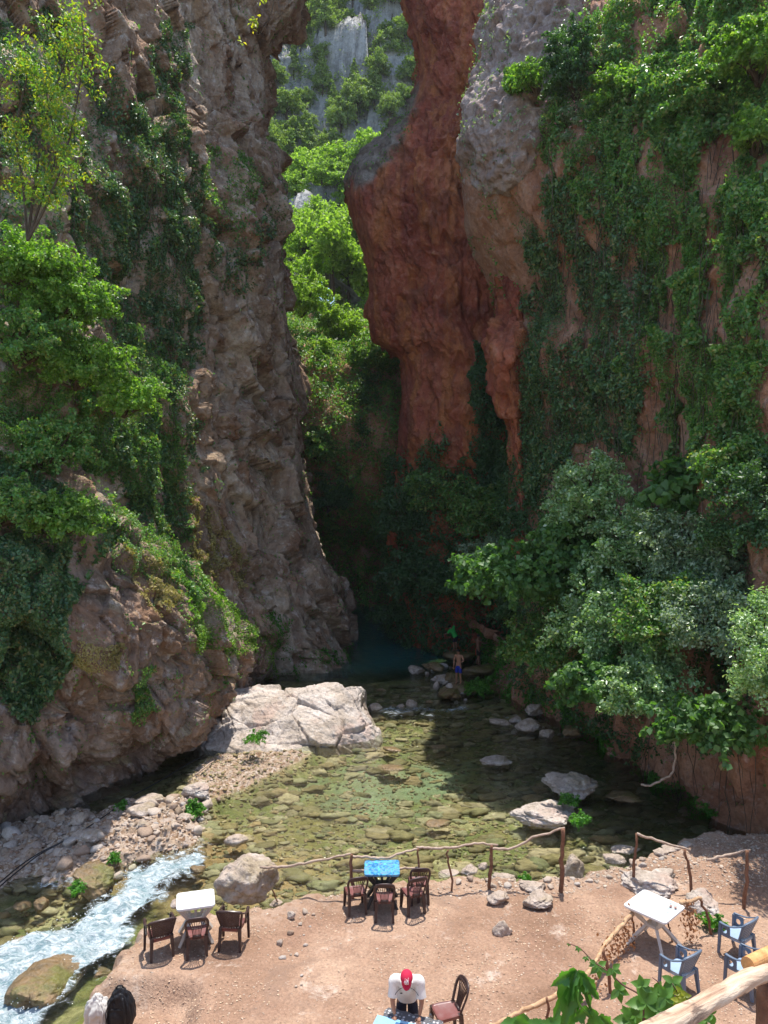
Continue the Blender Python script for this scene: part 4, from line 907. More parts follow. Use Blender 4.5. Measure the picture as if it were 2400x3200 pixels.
# the great pale boulder
def pale_disp(P, N):
    Q = P.copy(); Q[:, 0] += .5*Q[:, 2]
    f1, e1 = facet(Q*.62, 301); f2, e2 = facet(Q*1.7, 302); f3, e3 = facet(Q*4.2, 304)
    return .24*f1 + .07*f2 + .025*f3 - .10*sstep(.05, 0, e1) - .03*sstep(.05, 0, e2) + .07*fbm(Q*1.4, 4, 303)
netG = [[(520,1530,33),(540,1520,32),(600,1510,31.5),(660,1508,31),(720,1505,31),(760,1503,31),(770,1510,32)],
        [(500,1510,31),(515,1497,30),(580,1492,29.4),(650,1491,29),(710,1489,28.8),(765,1486,28.6),(775,1505,30.5)],
        [(470,1530,29),(478,1504,27.6),(545,1493,27.6),(620,1496,27.6),(700,1491,27.6),(768,1487,27.8),(788,1500,29.6)],
        [(462,1560,28.5),(462,1545,26.6),(530,1532,26.4),(615,1535,26.5),(695,1532,26.6),(768,1530,26.9),(786,1525,29.2)],
        [(452,1590,28),(446,1585,25.9),(520,1580,25.6),(610,1582,25.7),(700,1572,25.9),(785,1560,26.3),(806,1560,28.6)],
        [(440,1625,27),(430,1622,25.1),(510,1632,24.8),(605,1630,24.9),(700,1618,25.3),(800,1604,25.9),(822,1590,28)],
        [(440,1660,27),(424,1660,25.0),(505,1668,24.7),(605,1665,24.8),(700,1655,25.2),(808,1640,25.8),(830,1620,28)]]
SG = cliff('boulder', netG, 240, 360, M['rock_pale'], pale_disp, 'huge flat topped pale boulder lying beside the pool', kind=None, cat='boulder')
BO = [
 (655,872,2648,2842,'rock_buff','large grey buff boulder behind the white table by the rapids',11,-.25,.9,.12),
 (1598,1832,2492,2604,'rock_pale','long pale boulder nearest the fence in the pool on the right',12,None,.75,.12),
 (1700,1886,2405,2512,'rock_buff','pointed grey boulder behind the long pale boulder on the right',13,None,.8,.13),
 (1893,2012,2462,2514,'rock_wet','dark low triangular rock in the shaded water on the right',14,None,.7,.1),
 (1615,1706,2238,2292,'rock_buff','round grey boulder in front of the stone group on the far right bank',15,None,.8,.08),
 (1628,1722,2190,2244,'rock_buff','largest grey boulder at the back of the stone group on the far right bank',16,None,.8,.1),
 (1686,1736,2272,2310,'rock_buff','small rounded stone at the water in the stone group',17,None,.8,.08),
 (1762,1830,2260,2306,'rock_wet','dark mossy stone right of the stone group',18,None,.8,.08),
 (1592,1640,2232,2262,'rock_buff','small stone at the left of the stone group',19,None,.8,.08),
 (1528,1600,2240,2272,'rock_buff','low pale stone just left of the far stone group',20,None,.8,.08),
 (1145,1196,2192,2226,'rock_buff','rounded stone touching the pale boulder at the small rapid',21,None,.8,.06),
 (1268,1306,2183,2213,'rock_buff','brown rounded stone in the middle of the small rapid',22,None,.8,.06),
 (1238,1268,2198,2215,'rock_buff','small pale stone left of the brown stone at the small rapid',23,None,.8,.06),
 (1325,1358,2184,2202,'rock_wet','dark stone at the right side of the small rapid',24,None,.8,.06),
 (1170,1208,2150,2162,'rock_wet','small dark rock breaking the shaded water',25,None,.8,.06),
 (1176,1284,2386,2413,'rock_wet','flat orange slab just breaking the green water',26,None,.6,.06),
 (1484,1606,2360,2400,'rock_buff','flat pale slab in the pool left of the boulders',27,None,.6,.08),
 (1190,1260,2330,2352,'rock_wet','flat slab off the corner of the pale boulder',28,None,.6,.06),
 (1346,1404,2328,2344,'rock_wet','mossy slab just under the surface in mid pool',29,None,.6,.06),
 (1440,1496,2698,2742,'rock_buff','pale stone at the water edge behind the thin fence post',30,None,.8,.08),
 (1370,1440,2712,2744,'rock_buff','low pale stone at the water edge left of the thin fence post',31,None,.8,.08),
 (1494,1532,2692,2724,'rock_buff','small dark stone by the right centre fence post',32,None,.8,.08),
 (1534,1636,2722,2776,'rock_buff','buff boulder at the water right of the centre fence post',33,None,.8,.1),
 (1522,1602,2772,2832,'rock_buff','cracked stone on the terrace edge below the centre fence post',34,0,.8,.1),
 (1624,1716,2744,2794,'rock_buff','rounded stone on the terrace edge left of the tall thick post',35,0,.8,.08),
 (1636,1748,2778,2852,'rock_buff','broken ledge rock on the terrace left of the tall thick post',36,0,.8,.13),
 (1764,1842,2664,2764,'rock_buff','upright buff boulder right behind the tall thick post',37,None,.8,.08),
 (1892,1964,2657,2708,'rock_buff','grey stone at the water left of the slanting fence',38,None,.8,.08),
 (1910,2012,2638,2674,'rock_buff','long low stone at the water behind the slanting fence',39,None,.6,.08),
 (2044,2102,2650,2684,'rock_buff','pale stone under the rail of the slanting fence',40,0,.8,.08),
 (2076,2148,2636,2668,'rock_buff','split dark and pale stone on the bank by the slanting fence',41,0,.8,.1),
 (2130,2178,2622,2656,'rock_pale','white stone on the bank at the right of the slanting fence',42,0,.8,.08),
 (1964,2160,2712,2822,'rock_pale','low pale bedrock hump behind the right white table',43,-.1,.8,.1),
 (2150,2286,2772,2890,'rock_pale','pale bedrock slab right of the white table by the leaning post',44,-.15,.9,.1),
 (1538,1606,2868,2938,'rock_buff','low rock sticking out of the trodden earth in mid terrace',45,-.06,.8,.1),
 (920,1000,2978,3058,'rock_buff','eroded rock edge of the earth step left of the man',78,-.3,.9,.16),
 (1330,1420,2560,2590,'rock_wet','broad amber slab under the water in mid pool',79,None,.6,.06),
 (838,882,2806,2842,'rock_buff','small grey stone at the foot of the leaning stick',46,None,.8,.08),
 (896,926,2842,2874,'rock_pale','small white stone on the earth left of the centre chairs',47,0,.8,.06),
 (555,660,2432,2508,'rock_pale','whitish blocky boulder beside the fern clump on the left bank',48,None,.9,.08),
 (412,516,2468,2528,'rock_buff','long smooth boulder at the outlet of the grey green pool',49,None,.8,.06),
 (384,472,2506,2562,'rock_buff','grey boulder in front of the long smooth boulder',50,None,.8,.08),
 (474,548,2555,2600,'rock_buff','rounded grey stone at the top of the rapids',51,None,.8,.06),
 (405,468,2556,2604,'rock_buff','brown topped stone left of the rounded grey stone',52,None,.8,.08),
 (213,268,2533,2580,'rock_buff','egg shaped pale stone on the stony bank',53,None,.8,.06),
 (100,160,2540,2590,'rock_buff','pale stone near the cliff foot on the stony bank',54,None,.8,.08),
 (208,312,2582,2634,'rock_buff','broad cracked boulder in the middle of the stony bank',55,None,.8,.1),
 (316,392,2643,2704,'rock_buff','boulder with a mossy foot above the rapids',56,None,.8,.08),
 (384,414,2634,2666,'rock_buff','small stone right of the boulder with the mossy foot',57,None,.8,.08),
 (206,354,2690,2822,'rock_wet','big brown boulder with ferns splitting the rapids',58,None,.9,.1),
 (455,546,2606,2662,'rock_wet','wet brown boulder at the top edge of the rapids',59,None,.9,.08),
 (586,642,2700,2738,'rock_wet','orange wet rock on the right side of the rapids',60,None,.8,.1),
 (592,650,2646,2678,'rock_wet','small wet rock at the head of the rapids',61,None,.8,.08),
 (690,774,2603,2648,'rock_buff','flat grey stone in the pool left of the large grey buff boulder',62,None,.7,.08),
 (570,612,2575,2604,'rock_buff','small pale stone in the shallows above the rapids',63,None,.8,.08),
 (-40,186,2950,3210,'rock_wet','long flat wet rock in the white water at the lower left',64,None,1.7,.07),
 (250,322,2966,3004,'rock_wet','dark rock in the middle of the white water',65,None,.9,.08),
 (280,345,3020,3060,'rock_wet','low wet rock near the earth edge of the rapids',66,None,.9,.08),
 (95,152,2794,2848,'rock_wet','mossy stone in the side rapid at the left',67,None,.9,.08),
 (28,92,2808,2856,'rock_wet','brown stone left of the mossy stone in the side rapid',68,None,.9,.08),
 (515,590,2800,2846,'rock_buff','pink stone left of the white table by the rapids',69,-.2,.8,.08),
 (550,600,2540,2566,'rock_buff','low stone below the fern clump',70,None,.8,.08),
 (1268,1330,2075,2108,'rock_buff','left end rock of the low stone island in the shaded pool',71,None,.9,.12),
 (1318,1400,2062,2100,'rock_wet','right end rock of the low stone island in the shaded pool',72,None,.9,.12),
 (1350,1420,2104,2140,'rock_buff','pale stone heap left of the boy in blue shorts',73,None,.9,.14),
 (1380,1450,2096,2142,'rock_wet','dark rock on which the boy in blue shorts stands',74,None,.9,.12),
 (1368,1450,2140,2192,'rock_wet','long broken reef rock in front of the boy in blue shorts',75,None,1.4,.14),
 (1448,1575,2130,2166,'rock_wet','mossy low reef right of the boy in blue shorts',76,None,.7,.12),
 (1270,1400,1990,2012,'rock_wet','low dark rock shelf at the far end of the pool',77,None,.8,.1),
]
for (x0, x1, y0, y1, m, lab, sd, z, dp, rg) in BO:
    boulder(x0, x1, y0, y1, M[m], lab, sd*7+3, z=z, depth=dp, rough=rg*1.25, hk=.85 if sd == 64 else 1.0, sub=5 if (x1-x0) > 90 else 4, cuts=18 if rg < .09 else 12)
# cobbles: a few shapes, copied as individual stones
cob = []
for i in range(9):
    P, F = rock_shape(3, 900+i*13, 16, .06, 8, (1, .8, .62)); me = mesh('cobble', P, F, M['stone'], smooth=False); cob.append(me)
def cobbles(poly, n, smin, smax, label, group, seed, zf=None, mind=.8, off=.18):
    g = np.random.default_rng(seed); pl = np.array(poly); lo, hi = pl.min(0), pl.max(0); pts = []; tries = 0
    while len(pts) < n and tries < n*60:
        tries += 1; x, y = g.uniform(lo[0], hi[0]), g.uniform(lo[1], hi[1]); s = smin*(smax/smin)**(g.random()**1.6)
        if not inpoly(np.array([x]), np.array([y]), poly)[0]: continue
        if any((x-a)**2+(y-b)**2 < (mind*(s+c))**2 for a, b, c in pts): continue
        pts.append((x, y, s))
    for x, y, s in pts:
        o = bpy.data.objects.new('cobble', cob[g.integers(len(cob))]); COL.objects.link(o)
        z = gz(x, y)
        o.location = (x, y, z + s*off); o.scale = (s, s*g.uniform(.8, 1.1), s*g.uniform(.75, 1.1)); o.rotation_euler = (g.uniform(-.25, .25), g.uniform(-.25, .25), g.uniform(0, 6.3))
        tag(o, label, 'stone', group)
cobbles(STONY, 150, .07, .30, 'loose cobble among many on the stony left bank', 'cobbles on the left bank', 1)
cobbles(planw([(560,2490),(700,2500),(660,2540),(640,2600),(560,2600),(500,2560)]), 24, .06, .18, 'cobble in the shallows right of the stony left bank', 'cobbles in the left shallows', 2)
cobbles(plan([(1400,2742),(1560,2742),(1640,2752),(1720,2738),(1830,2722),(1960,2696),(2082,2664),(2140,2640),(2140,2680),(1960,2740),(1830,2770),(1700,2790),(1500,2780),(1400,2765)]), 45, .04, .14, 'small stone strewn along the earthy waterline behind the fences', 'stones along the waterline', 3)
cobbles(planw([(1540,2190),(1700,2180),(1850,2290),(1900,2340),(1800,2320),(1600,2270)]), 25, .07, .2, 'small grey stone of the bank under the fig trees', 'stones on the far right bank', 4, off=.5)
cobbles(planw([(1250,2080),(1400,2060),(1460,2110),(1460,2190),(1370,2190),(1340,2110)]), 32, .10, .30, 'small stone of the low island in the shaded pool', 'stones of the island', 5, off=1.6)
cobbles(plan([(870,2850),(1000,2800),(960,2950),(950,3100),(900,3100),(860,2950)]), 14, .03, .09, 'pebble sized stone on the lower earth shelf', 'stones on the lower shelf', 6)
# stuff: stones under water, gravel, chips
def many(name, X, Y, Z, S, mat, label, sub=2, flat=.5, seed=5, kind='stuff', cat='stones', spin=3.15, ay=(.55, .9), rg=.15):
    g = np.random.default_rng(seed); shapes = [rock_shape(sub, 1200+i*17, 9, rg, 9) for i in range(10)]; Vs = []; Fs = []; n0 = 0
    for x, y, z, s in zip(X, Y, Z, S):
        P, F = shapes[g.integers(len(shapes))]; a = g.uniform(-spin, spin); c, sn = math.cos(a), math.sin(a)
        Q = P*np.array([s, s*g.uniform(*ay), s*flat*g.uniform(.6, 1.2)]); Q = Q @ np.array([[c, -sn, 0], [sn, c, 0], [0, 0, 1]]).T + [x, y, z]
        Vs.append(Q); Fs.append(F+n0); n0 += len(P)
    o = obj(name, np.concatenate(Vs), np.concatenate(Fs), mat); return tag(o, label, cat, kind=kind)
g = np.random.default_rng(44)
X = g.uniform(-9, 9, 9000); Y = 14.5 + 20*g.random(9000)**1.2; keep = (sdist(X, Y, TERR) < -.15) & (sdist(X, Y, STONY) < .1) & (sdist(X, Y, BAR) < .1) & (sdist(X, Y, FOAM) < 0)
dens = np.where(sdist(X, Y, SANDP) > .3, .28, 1.0); keep &= g.random(9000) < dens
X, Y = X[keep][:3200], Y[keep][:3200]; S = .07*(.40/.07)**(g.random(len(X))**1.7)
Z = terrain(X, Y) + S*.08; Z = np.where(S > .2, np.minimum(Z, WL + drop(X, Y) - S*.42), Z)
many('pool_stones', X, Y, Z, S, M['bedstone'], 'algae covered stones lying under the clear pool water', 3, .34, spin=.5, ay=(.4, .75), rg=.24)
g = np.random.default_rng(46); X2 = g.uniform(-9, 9, 16000); Y2 = 14.5 + 16*g.random(16000)**1.2; kk = (sdist(X2, Y2, TERR) < -.1) & (sdist(X2, Y2, STONY) < .1) & (sdist(X2, Y2, FOAM) < 0); X2, Y2 = X2[kk][:9000], Y2[kk][:9000]
many('pool_pebbles', X2, Y2, terrain(X2, Y2)+.01, .025*(.085/.025)**g.random(len(X2)), M['bedstone'], 'small pebbles between the stones of the pool bed', 2, .5, 15, rg=.2)
def scat(poly, n, smin, smax, mat, name, label, seed, flat=.5, cat='stones'):
    g = np.random.default_rng(seed); pl = np.array(poly); lo, hi = pl.min(0), pl.max(0); X = g.uniform(lo[0], hi[0], n*3); Y = g.uniform(lo[1], hi[1], n*3)
    k = inpoly(X, Y, poly); X, Y = X[k][:n], Y[k][:n]; S = smin*(smax/smin)**(g.random(len(X))**2.2); return many(name, X, Y, terrain(X, Y)+S*.1, S, mat, label, 2, flat, seed, cat=cat)
def gravmat(name, cols):
    n = NT(name); r = n.rand(); k = len(cols); return n.fin(n.ramp(r, [(i/(k-1), c) for i, c in enumerate(cols)]), .9, None, .2)
M['gravel'] = gravmat('mixed gravel', [(.26, .17, .12), (.4, .3, .23), (.34, .26, .2), (.5, .42, .34), (.23, .14, .09)])
scat(STONY, 4200, .02, .07, M['gravel'], 'gravel', 'gravel between the cobbles of the left bank', 7, cat='gravel')
scat(BAR, 5000, .008, .03, M['gravel'], 'gravel', 'fine pinkish gravel bar in front of the pale boulder', 8, cat='gravel')
TV = plan([(200,3200),(450,2900),(900,2810),(1130,2780),(1560,2745),(2082,2664),(2200,2615),(2400,2615),(2420,3220)])
scat(TV, 2600, .006, .026, M['gravel'], 'pebbles', 'tiny pebbles strewn over the trodden earth', 9, cat='pebbles')
scat(plan([(1000,2790),(1560,2745),(1830,2722),(2082,2664),(2200,2615),(2400,2612),(2400,2780),(2000,2760),(1700,2800),(1000,2815)]), 2600, .01, .045, M['gravel'], 'pebbles', 'coarse pebbles along the rear edge of the terrace', 10, cat='pebbles')
# leaf litter chips on the earth
n_ = 4500; pl = np.array(TV); X = rng.uniform(pl[:, 0].min(), pl[:, 0].max(), n_*2); Y = rng.uniform(pl[:, 1].min(), pl[:, 1].max(), n_*2); k = inpoly(X, Y, TV) & (perlin(np.stack([X, Y, X*0], 1)*.9, 8) > .0); X, Y = X[k], Y[k]
P = np.stack([X, Y, terrain(X, Y)+.008], 1); o = leaf_obj('leaf_litter', P, P*0+[0, 0, 1], .035, gravmat('dry leaf litter', [(.4, .28, .18), (.55, .41, .29), (.28, .17, .11), (.5, .39, .3)]), spread=.25, fold=.08, asp=.7); tag(o, 'dry leaf litter scattered on the terrace', 'leaf litter', kind='stuff')
# ferns on rocks
for i, (x, y, off, r, n, lab) in enumerate([(610, 2528, .22, .26, 1400, 'round bright fern clump in front of the whitish boulder'), (375, 2520, .35, .16, 500, 'small fern on the grey boulder of the left bank'), (240, 2775, .45, .17, 450, 'small fern on the big brown boulder in the rapids'), (355, 2680, .25, .14, 350, 'moss tuft at the foot of a boulder above the rapids'),
        (1810, 2560, .4, .28, 800, 'fern on the right end of the long pale boulder'), (1780, 2498, .5, .25, 700, 'fern between the two right pool boulders'), (800, 2305, .8, .3, 900, 'small bush growing from the face of the huge pale boulder'), (1500, 2145, .3, .55, 1400, 'green moss cushion on the far reef'),
        (2225, 2880, .15, .2, 500, 'small green plant at the foot of the leaning fence post'), (1640, 2745, .25, .12, 300, 'weed at the water edge near the tall thick post')]):
    c = onw(x, y, off) if y < 2850 else on(x, y, off)
    P, N, C = blob_points((0, 0, 0), (r, r, r*.75), n, 14, 700+i, .4); o = leaf_obj('fern' if 'bush' not in lab else 'bush', P, N, .07 if y > 2200 else .12, M['fern'], loc=c, spread=.9); tag(o, lab, 'fern' if 'bush' not in lab else 'bush')

# ------------------------------------------------------------------ furniture
CH = .88
def rbox(w, d, h, r=.04, n=4):                 # rounded slab outline polygon
    pts = []
    for cx, cy, a0 in ((w/2-r, d/2-r, 0), (-w/2+r, d/2-r, 90), (-w/2+r, -d/2+r, 180), (w/2-r, -d/2+r, 270)):
        for k in range(n+1): a = R(a0 + 90*k/n); pts.append((cx + r*math.cos(a), cy + r*math.sin(a)))
    return pts
def slab(mb, w, d, z0, z1, r=.04, inset=.006, dish=0, c=(0, 0)):
    o = rbox(w, d, 0, r); i = rbox(w-2*inset, d-2*inset, 0, max(r-inset, .005)); n = len(o)
    V = [(x+c[0], y+c[1], z0) for x, y in o] + [(x+c[0], y+c[1], z1-inset) for x, y in o] + [(x+c[0], y+c[1], z1) for x, y in i]
    F = [tuple(range(n-1, -1, -1))] + [(k, (k+1) % n, n+(k+1) % n, n+k) for k in range(n)] + [(n+k, n+(k+1) % n, 2*n+(k+1) % n, 2*n+k) for k in range(n)]
    if dish:
        j = rbox(w-2*inset-.07, d-2*inset-.07, 0, max(r-inset, .01)); V += [(x+c[0], y+c[1], z1-dish) for x, y in j]
        F += [(2*n+k, 2*n+(k+1) % n, 3*n+(k+1) % n, 3*n+k) for k in range(n)] + [tuple(3*n+k for k in range(n))]
    else: F += [tuple(2*n+k for k in range(n))]
    mb.add(V, F)
def leg_mesh(x0, y0, x1, y1, z1, t0=.024, t1=.036):
    mb = MB(); V = []; 
    for z, x, y, t in ((0, x1, y1, t0), (z1*.5, (x0+x1)/2, (y0+y1)/2, (t0+t1)/2), (z1, x0, y0, t1)):
        V += [(x-t, y-t, z), (x+t, y-t, z), (x+t, y+t, z), (x-t, y+t, z)]
    F = [(0, 3, 2, 1), (8, 9, 10, 11)] + [(4*i+k, 4*i+(k+1) % 4, 4*i+4+(k+1) % 4, 4*i+4+k) for i in (0, 1) for k in range(4)]
    mb.add(V, F); return mb
def seat_mb(w, d, apron=.05):
    mb = MB(); nx = ny = 9; V = []
    for j in range(ny):
        for i in range(nx):
            u, v = i/(nx-1)*2-1, j/(ny-1)*2-1; ww = w/2*(1-.04*v*0)*(1 - .10*(v < 0)*abs(v))
            V.append((u*ww*(1-.05*max(0, abs(v)-.8)*5), v*d/2*(1-.05*max(0, abs(u)-.8)*5), .445 - .018*(1-u*u)*(1-v*v) - .012*max(v, 0)**3*1.4))
    F = [(j*nx+i, j*nx+i+1, (j+1)*nx+i+1, (j+1)*nx+i) for j in range(ny-1) for i in range(nx-1)]
    ring = [i for i in range(nx)] + [j*nx+nx-1 for j in range(1, ny)] + [(ny-1)*nx+i for i in range(nx-2, -1, -1)] + [j*nx for j in range(ny-2, 0, -1)]
    b = len(V); V += [(V[k][0]*1.01, V[k][1]*1.01, V[k][2]-apron) for k in ring]; m = len(ring)
    F += [(ring[k], ring[(k+1) % m], b+(k+1) % m, b+k) for k in range(m)]
    V2 = [(x*.99, y*.99, z-.012) for x, y, z in V[:nx*ny]]; c = len(V); V += V2; F += [(c+j*nx+i, c+(j+1)*nx+i, c+(j+1)*nx+i+1, c+j*nx+i+1) for j in range(ny-1) for i in range(nx-1)]
    mb.add(V, F); return mb
def backpt(u, v, w0=.17, w1=.215):             # curved, backward leaning back plane
    w = w0 + (w1-w0)*min(1, v*1.6)
    return np.array([u*w, -.185 - .02 - .13*v - .02*v*v + .025*u*u, .43 + .45*v])
def slat_chair():
    e = empty('chair', (0, 0, 0)); seat_mb(.42, .41).build('seat', M['brownseat'], e, smooth=True)
    mb = MB(); path = [(-1, -.05), (-1, .3), (-1, .62), (-.93, .85), (-.7, .975), (-.35, 1.02), (0, 1.03), (.35, 1.02), (.7, .975), (.93, .85), (1, .62), (1, .3), (1, -.05)]
    mb.tube(spline([backpt(u, v) for u, v in path], 3), .027, 8, flat=.7)
    for k in range(7):
        u = (k-3)/3
        pts = [backpt(u*.42, .02), backpt(u*.42, .3), backpt(u*.5, .55), backpt(u*.72, .85), backpt(u*.86, 1.0)]
        mb.tube(spline(pts, 3), .006 if k not in (0, 6) else .008, 5, flat=2.0)
    mb.tube([backpt(-.5, .03), backpt(0, .03), backpt(.5, .03)], .026, 6, flat=1.6)
    mb.tube(spline([backpt(-.75, .90), backpt(0, .92), backpt(.75, .90)], 4), .016, 6, flat=2.2)
    mb.tube(spline([backpt(-.5, .50), backpt(0, .47), backpt(.5, .50)], 4), .006, 4)
    fan = [backpt(-.62, .74), backpt(-.2, .66), backpt(.2, .66), backpt(.62, .74), backpt(.8, .98), backpt(0, 1.02), backpt(-.8, .98)]
    mb.build('backrest', M['brown'], e, smooth=True)
    for sx_ in (-1, 1):
        leg_mesh(.185*sx_, .18, .205*sx_, .215, .43).build('leg', M['brown'], e)
        leg_mesh(.165*sx_, -.19, .19*sx_, -.235, .45).build('leg', M['brown'], e)
    return e
def arm_chair(body, seatm):
    e = empty('armchair', (0, 0, 0)); seat_mb(.44, .42, .06).build('seat', seatm, e, smooth=True)
    bp = lambda u, v: np.array([u*(.19+.07*v), -.19 - .12*v + .06*u*u, .44 + .36*v + .03*v*(1-u*u)])
    mb = MB()
    rim = [(-1, 0), (-1, .4), (-1, .8), (-.92, 1), (-.5, 1.04), (0, 1.05), (.5, 1.04), (.92, 1), (1, .8), (1, .4), (1, 0), (.5, -.02), (0, -.03), (-.5, -.02), (-1, 0)]
    mb.tube(spline([bp(u, v) for u, v in rim], 3), .026, 8, cap=False)
    for k in range(-9, 10):                    # woven lattice of crossing flat strips
        for sgn in (-1, 1):
            seg = [];
            for t in np.linspace(-1, 1, 15):
                u = t; v = .5 + .5*sgn*t*1.0 + k*.13
                if 0 <= v <= 1.02 and abs(u) <= .97: seg.append(bp(u, v) + np.array([0, .003*sgn, 0]))
            if len(seg) >= 2: mb.tube(seg, .0055, 4, flat=2.7, cap=False)
    mb.build('backrest', body, e)
    for s in (-1, 1):
        a = MB(); pts = spline([bp(.95*s, 1.0), (.275*s, -.2, .76), (.285*s, -.02, .675), (.28*s, .12, .655), (.265*s, .235, .655)], 5)
        a.tube(pts, np.linspace(.022, .03, len(pts)), 6, flat=.55); a.build('armrest', body, e, smooth=True)
        p = MB(); out = [(.245, .63), (.03, .64), (.03, .40), (.245, .38)]; cy, cz_, rr = .135, .525, .048      # side panel with round hole
        n = 20; V = []
        for k in range(n):
            an = 2*math.pi*k/n; dy, dz = math.cos(an), math.sin(an); V.append((cy+rr*dy, cz_+rr*dz*1.15))
        for k in range(n):
            an = 2*math.pi*k/n; dy, dz = math.cos(an), math.sin(an); t = min(.108/max(abs(dy), 1e-6), .118/max(abs(dz), 1e-6)); V.append((cy+t*dy, cz_+t*dz))
        VV = [(.262*s, y, z) for y, z in V] + [(.245*s, y, z) for y, z in V]
        F = [(k, (k+1) % n, n+(k+1) % n, n+k) for k in range(n)] + [(2*n+k, 3*n+k, 3*n+(k+1) % n, 2*n+(k+1) % n) for k in range(n)] + [(k, 2*n+k, 2*n+(k+1) % n, (k+1) % n) for k in range(n)] + [(n+k, n+(k+1) % n, 3*n+(k+1) % n, 3*n+k) for k in range(n)]
        p.add(VV, F); p.build('side_panel', body, e)
        leg_mesh(.25*s, .225, .265*s, .25, .64, .022, .026).build('leg', body, e)
        leg_mesh(.19*s, -.19, .215*s, -.25, .46, .022, .034).build('leg', body, e)
    return e
def place(e, x, y, yaw, label, group=None, s=CH, z=0.0):
    e.location = (x, y, z); e.rotation_euler = (0, 0, R(yaw)); e.scale = (s, s, s); tag(e, label, 'chair', group); return e
sc = slat_chair(); G_ = 'brown slat back chairs'
CHS = [(-.555, 14.30, 14, 'brown slat back chair left of the blue table'), (.005, 14.04, 1, 'brown slat back chair in front of the blue table'), (.56, 14.26, 18, 'brown slat back chair right of the blue table nearer the viewer'),
       (.69, 14.62, 4, 'brown slat back chair standing furthest back on the right of the blue table'), (-3.29, 12.96, 14, 'brown slat back chair between the two lattice armchairs'), (.93, 10.95, 107, 'brown slat back chair beside the man in the red cap')]
for i, (x, y, a, lab) in enumerate(CHS): place(sc if i == 0 else copy_tree(sc), x, y, a, lab, G_, z=gz(x, y)-.005)
ac = arm_chair(M['brown'], M['brownseat']); place(ac, -3.93, 12.93, 26, 'dark brown lattice armchair at the left nearest the rapids', 'brown lattice armchairs', z=gz(-3.93, 12.93)-.005)
place(copy_tree(ac), -2.70, 13.16, -4, 'dark brown lattice armchair right of the left white table', 'brown lattice armchairs', z=gz(-2.7, 13.16)-.005)
bc = arm_chair(M['blue'], M['blueseat'])
for i, (x, y, a, lab) in enumerate([(4.80, 11.93, 34, 'slate blue armchair nearest the right white table'), (6.18, 12.86, 36, 'slate blue armchair furthest back at the right edge'), (5.86, 11.93, 36, 'slate blue armchair partly hidden by the log railing')]):
    place(bc if i == 0 else copy_tree(bc), x, y, a, lab, 'slate blue armchairs', z=gz(x, y)-.005)
def table(x, y, w, d, yaw, topm, legm, label, h=.72, style='x', z=0):
    e = empty('table', (x, y, z), label, 'table', rz=R(yaw)); mb = MB(); slab(mb, w, d, h-.035, h, .06, .008); slab(mb, w-.03, d-.03, h-.052, h-.035, .05, .002); mb.build('tabletop', topm, e)
    for sx_ in (-1, 1):
        for sy in (-1, 1):
            l = MB(); a = np.array([sx_*w*.40, sy*d*.36, h-.05]); m_ = np.array([sx_*.09, sy*.09, h*.52]); b = np.array([sx_*w*.43, sy*d*.42, 0])
            l.tube([a, a*.45+m_*.55, m_, m_*.6+b*.4, b], [.034, .03, .032, .028, .026], 4, flat=1.5); l.build('leg', legm, e)
    m2 = MB(); slab(m2, .24, .24, h*.50, h*.56, .04, .004); slab(m2, .05, .05, h*.56, h-.05, .01, .002); m2.build('leg_hub', legm, e); return e
def bluetop():
    n = NT('blue patterned table cover'); f = n.noise(7, 5, .6, 2.5); v = n.voro(11, n.vec((1, 1, 1)))
    c = n.ramp(f, [(.36, (.02, .14, .33)), (.46, (.06, .38, .62)), (.5, (.18, .2, .26)), (.56, (.03, .45, .72)), (.66, (.35, .66, .74))], 'CONSTANT')
    return n.fin(n.mix(n.ramp(v, [(.1, .7), (.2, 0.0)]), c, (.1, .5, .75)), .35, None, .4)
M['bluetop'] = bluetop()
table(-.04, 14.51, .69, .58, 0, M['bluetop'], M['blackplastic'], 'table with glossy blue patterned top behind the centre chairs')
table(-3.41, 13.36, .67, .57, 15, M['white'], M['offwhite'], 'white plastic table beside the rapids', z=gz(-3.41, 13.36))
wtb = table(4.82, 13.16, .80, .76, -47, M['white'], M['offwhite'], 'white plastic table with three tea glasses on the right')
# glasses
def glass_mat():
    n = NT('clear glass'); t = n.N.new('ShaderNodeBsdfTransparent'); t.inputs[0].default_value = (.9, .93, .93, 1); g_ = n.N.new('ShaderNodeBsdfGlossy'); g_.inputs['Roughness'].default_value = .05
    m = n.N.new('ShaderNodeMixShader'); m.inputs[0].default_value = .14; n.L.new(t.outputs[0], m.inputs[1]); n.L.new(g_.outputs[0], m.inputs[2]); n.L.new(m.outputs[0], n.out.inputs[0]); return n.m
M['glass'] = glass_mat(); M['tea'] = gravmat('red tea dregs', [(.35, .08, .05), (.3, .07, .04)])
def lathe(prof, n=20):
    V = [(r*math.cos(2*math.pi*k/n), r*math.sin(2*math.pi*k/n), z) for r, z in prof for k in range(n)]; m = len(prof)
    return V, [(i*n+k, i*n+(k+1) % n, (i+1)*n+(k+1) % n, (i+1)*n+k) for i in range(m-1) for k in range(n)]
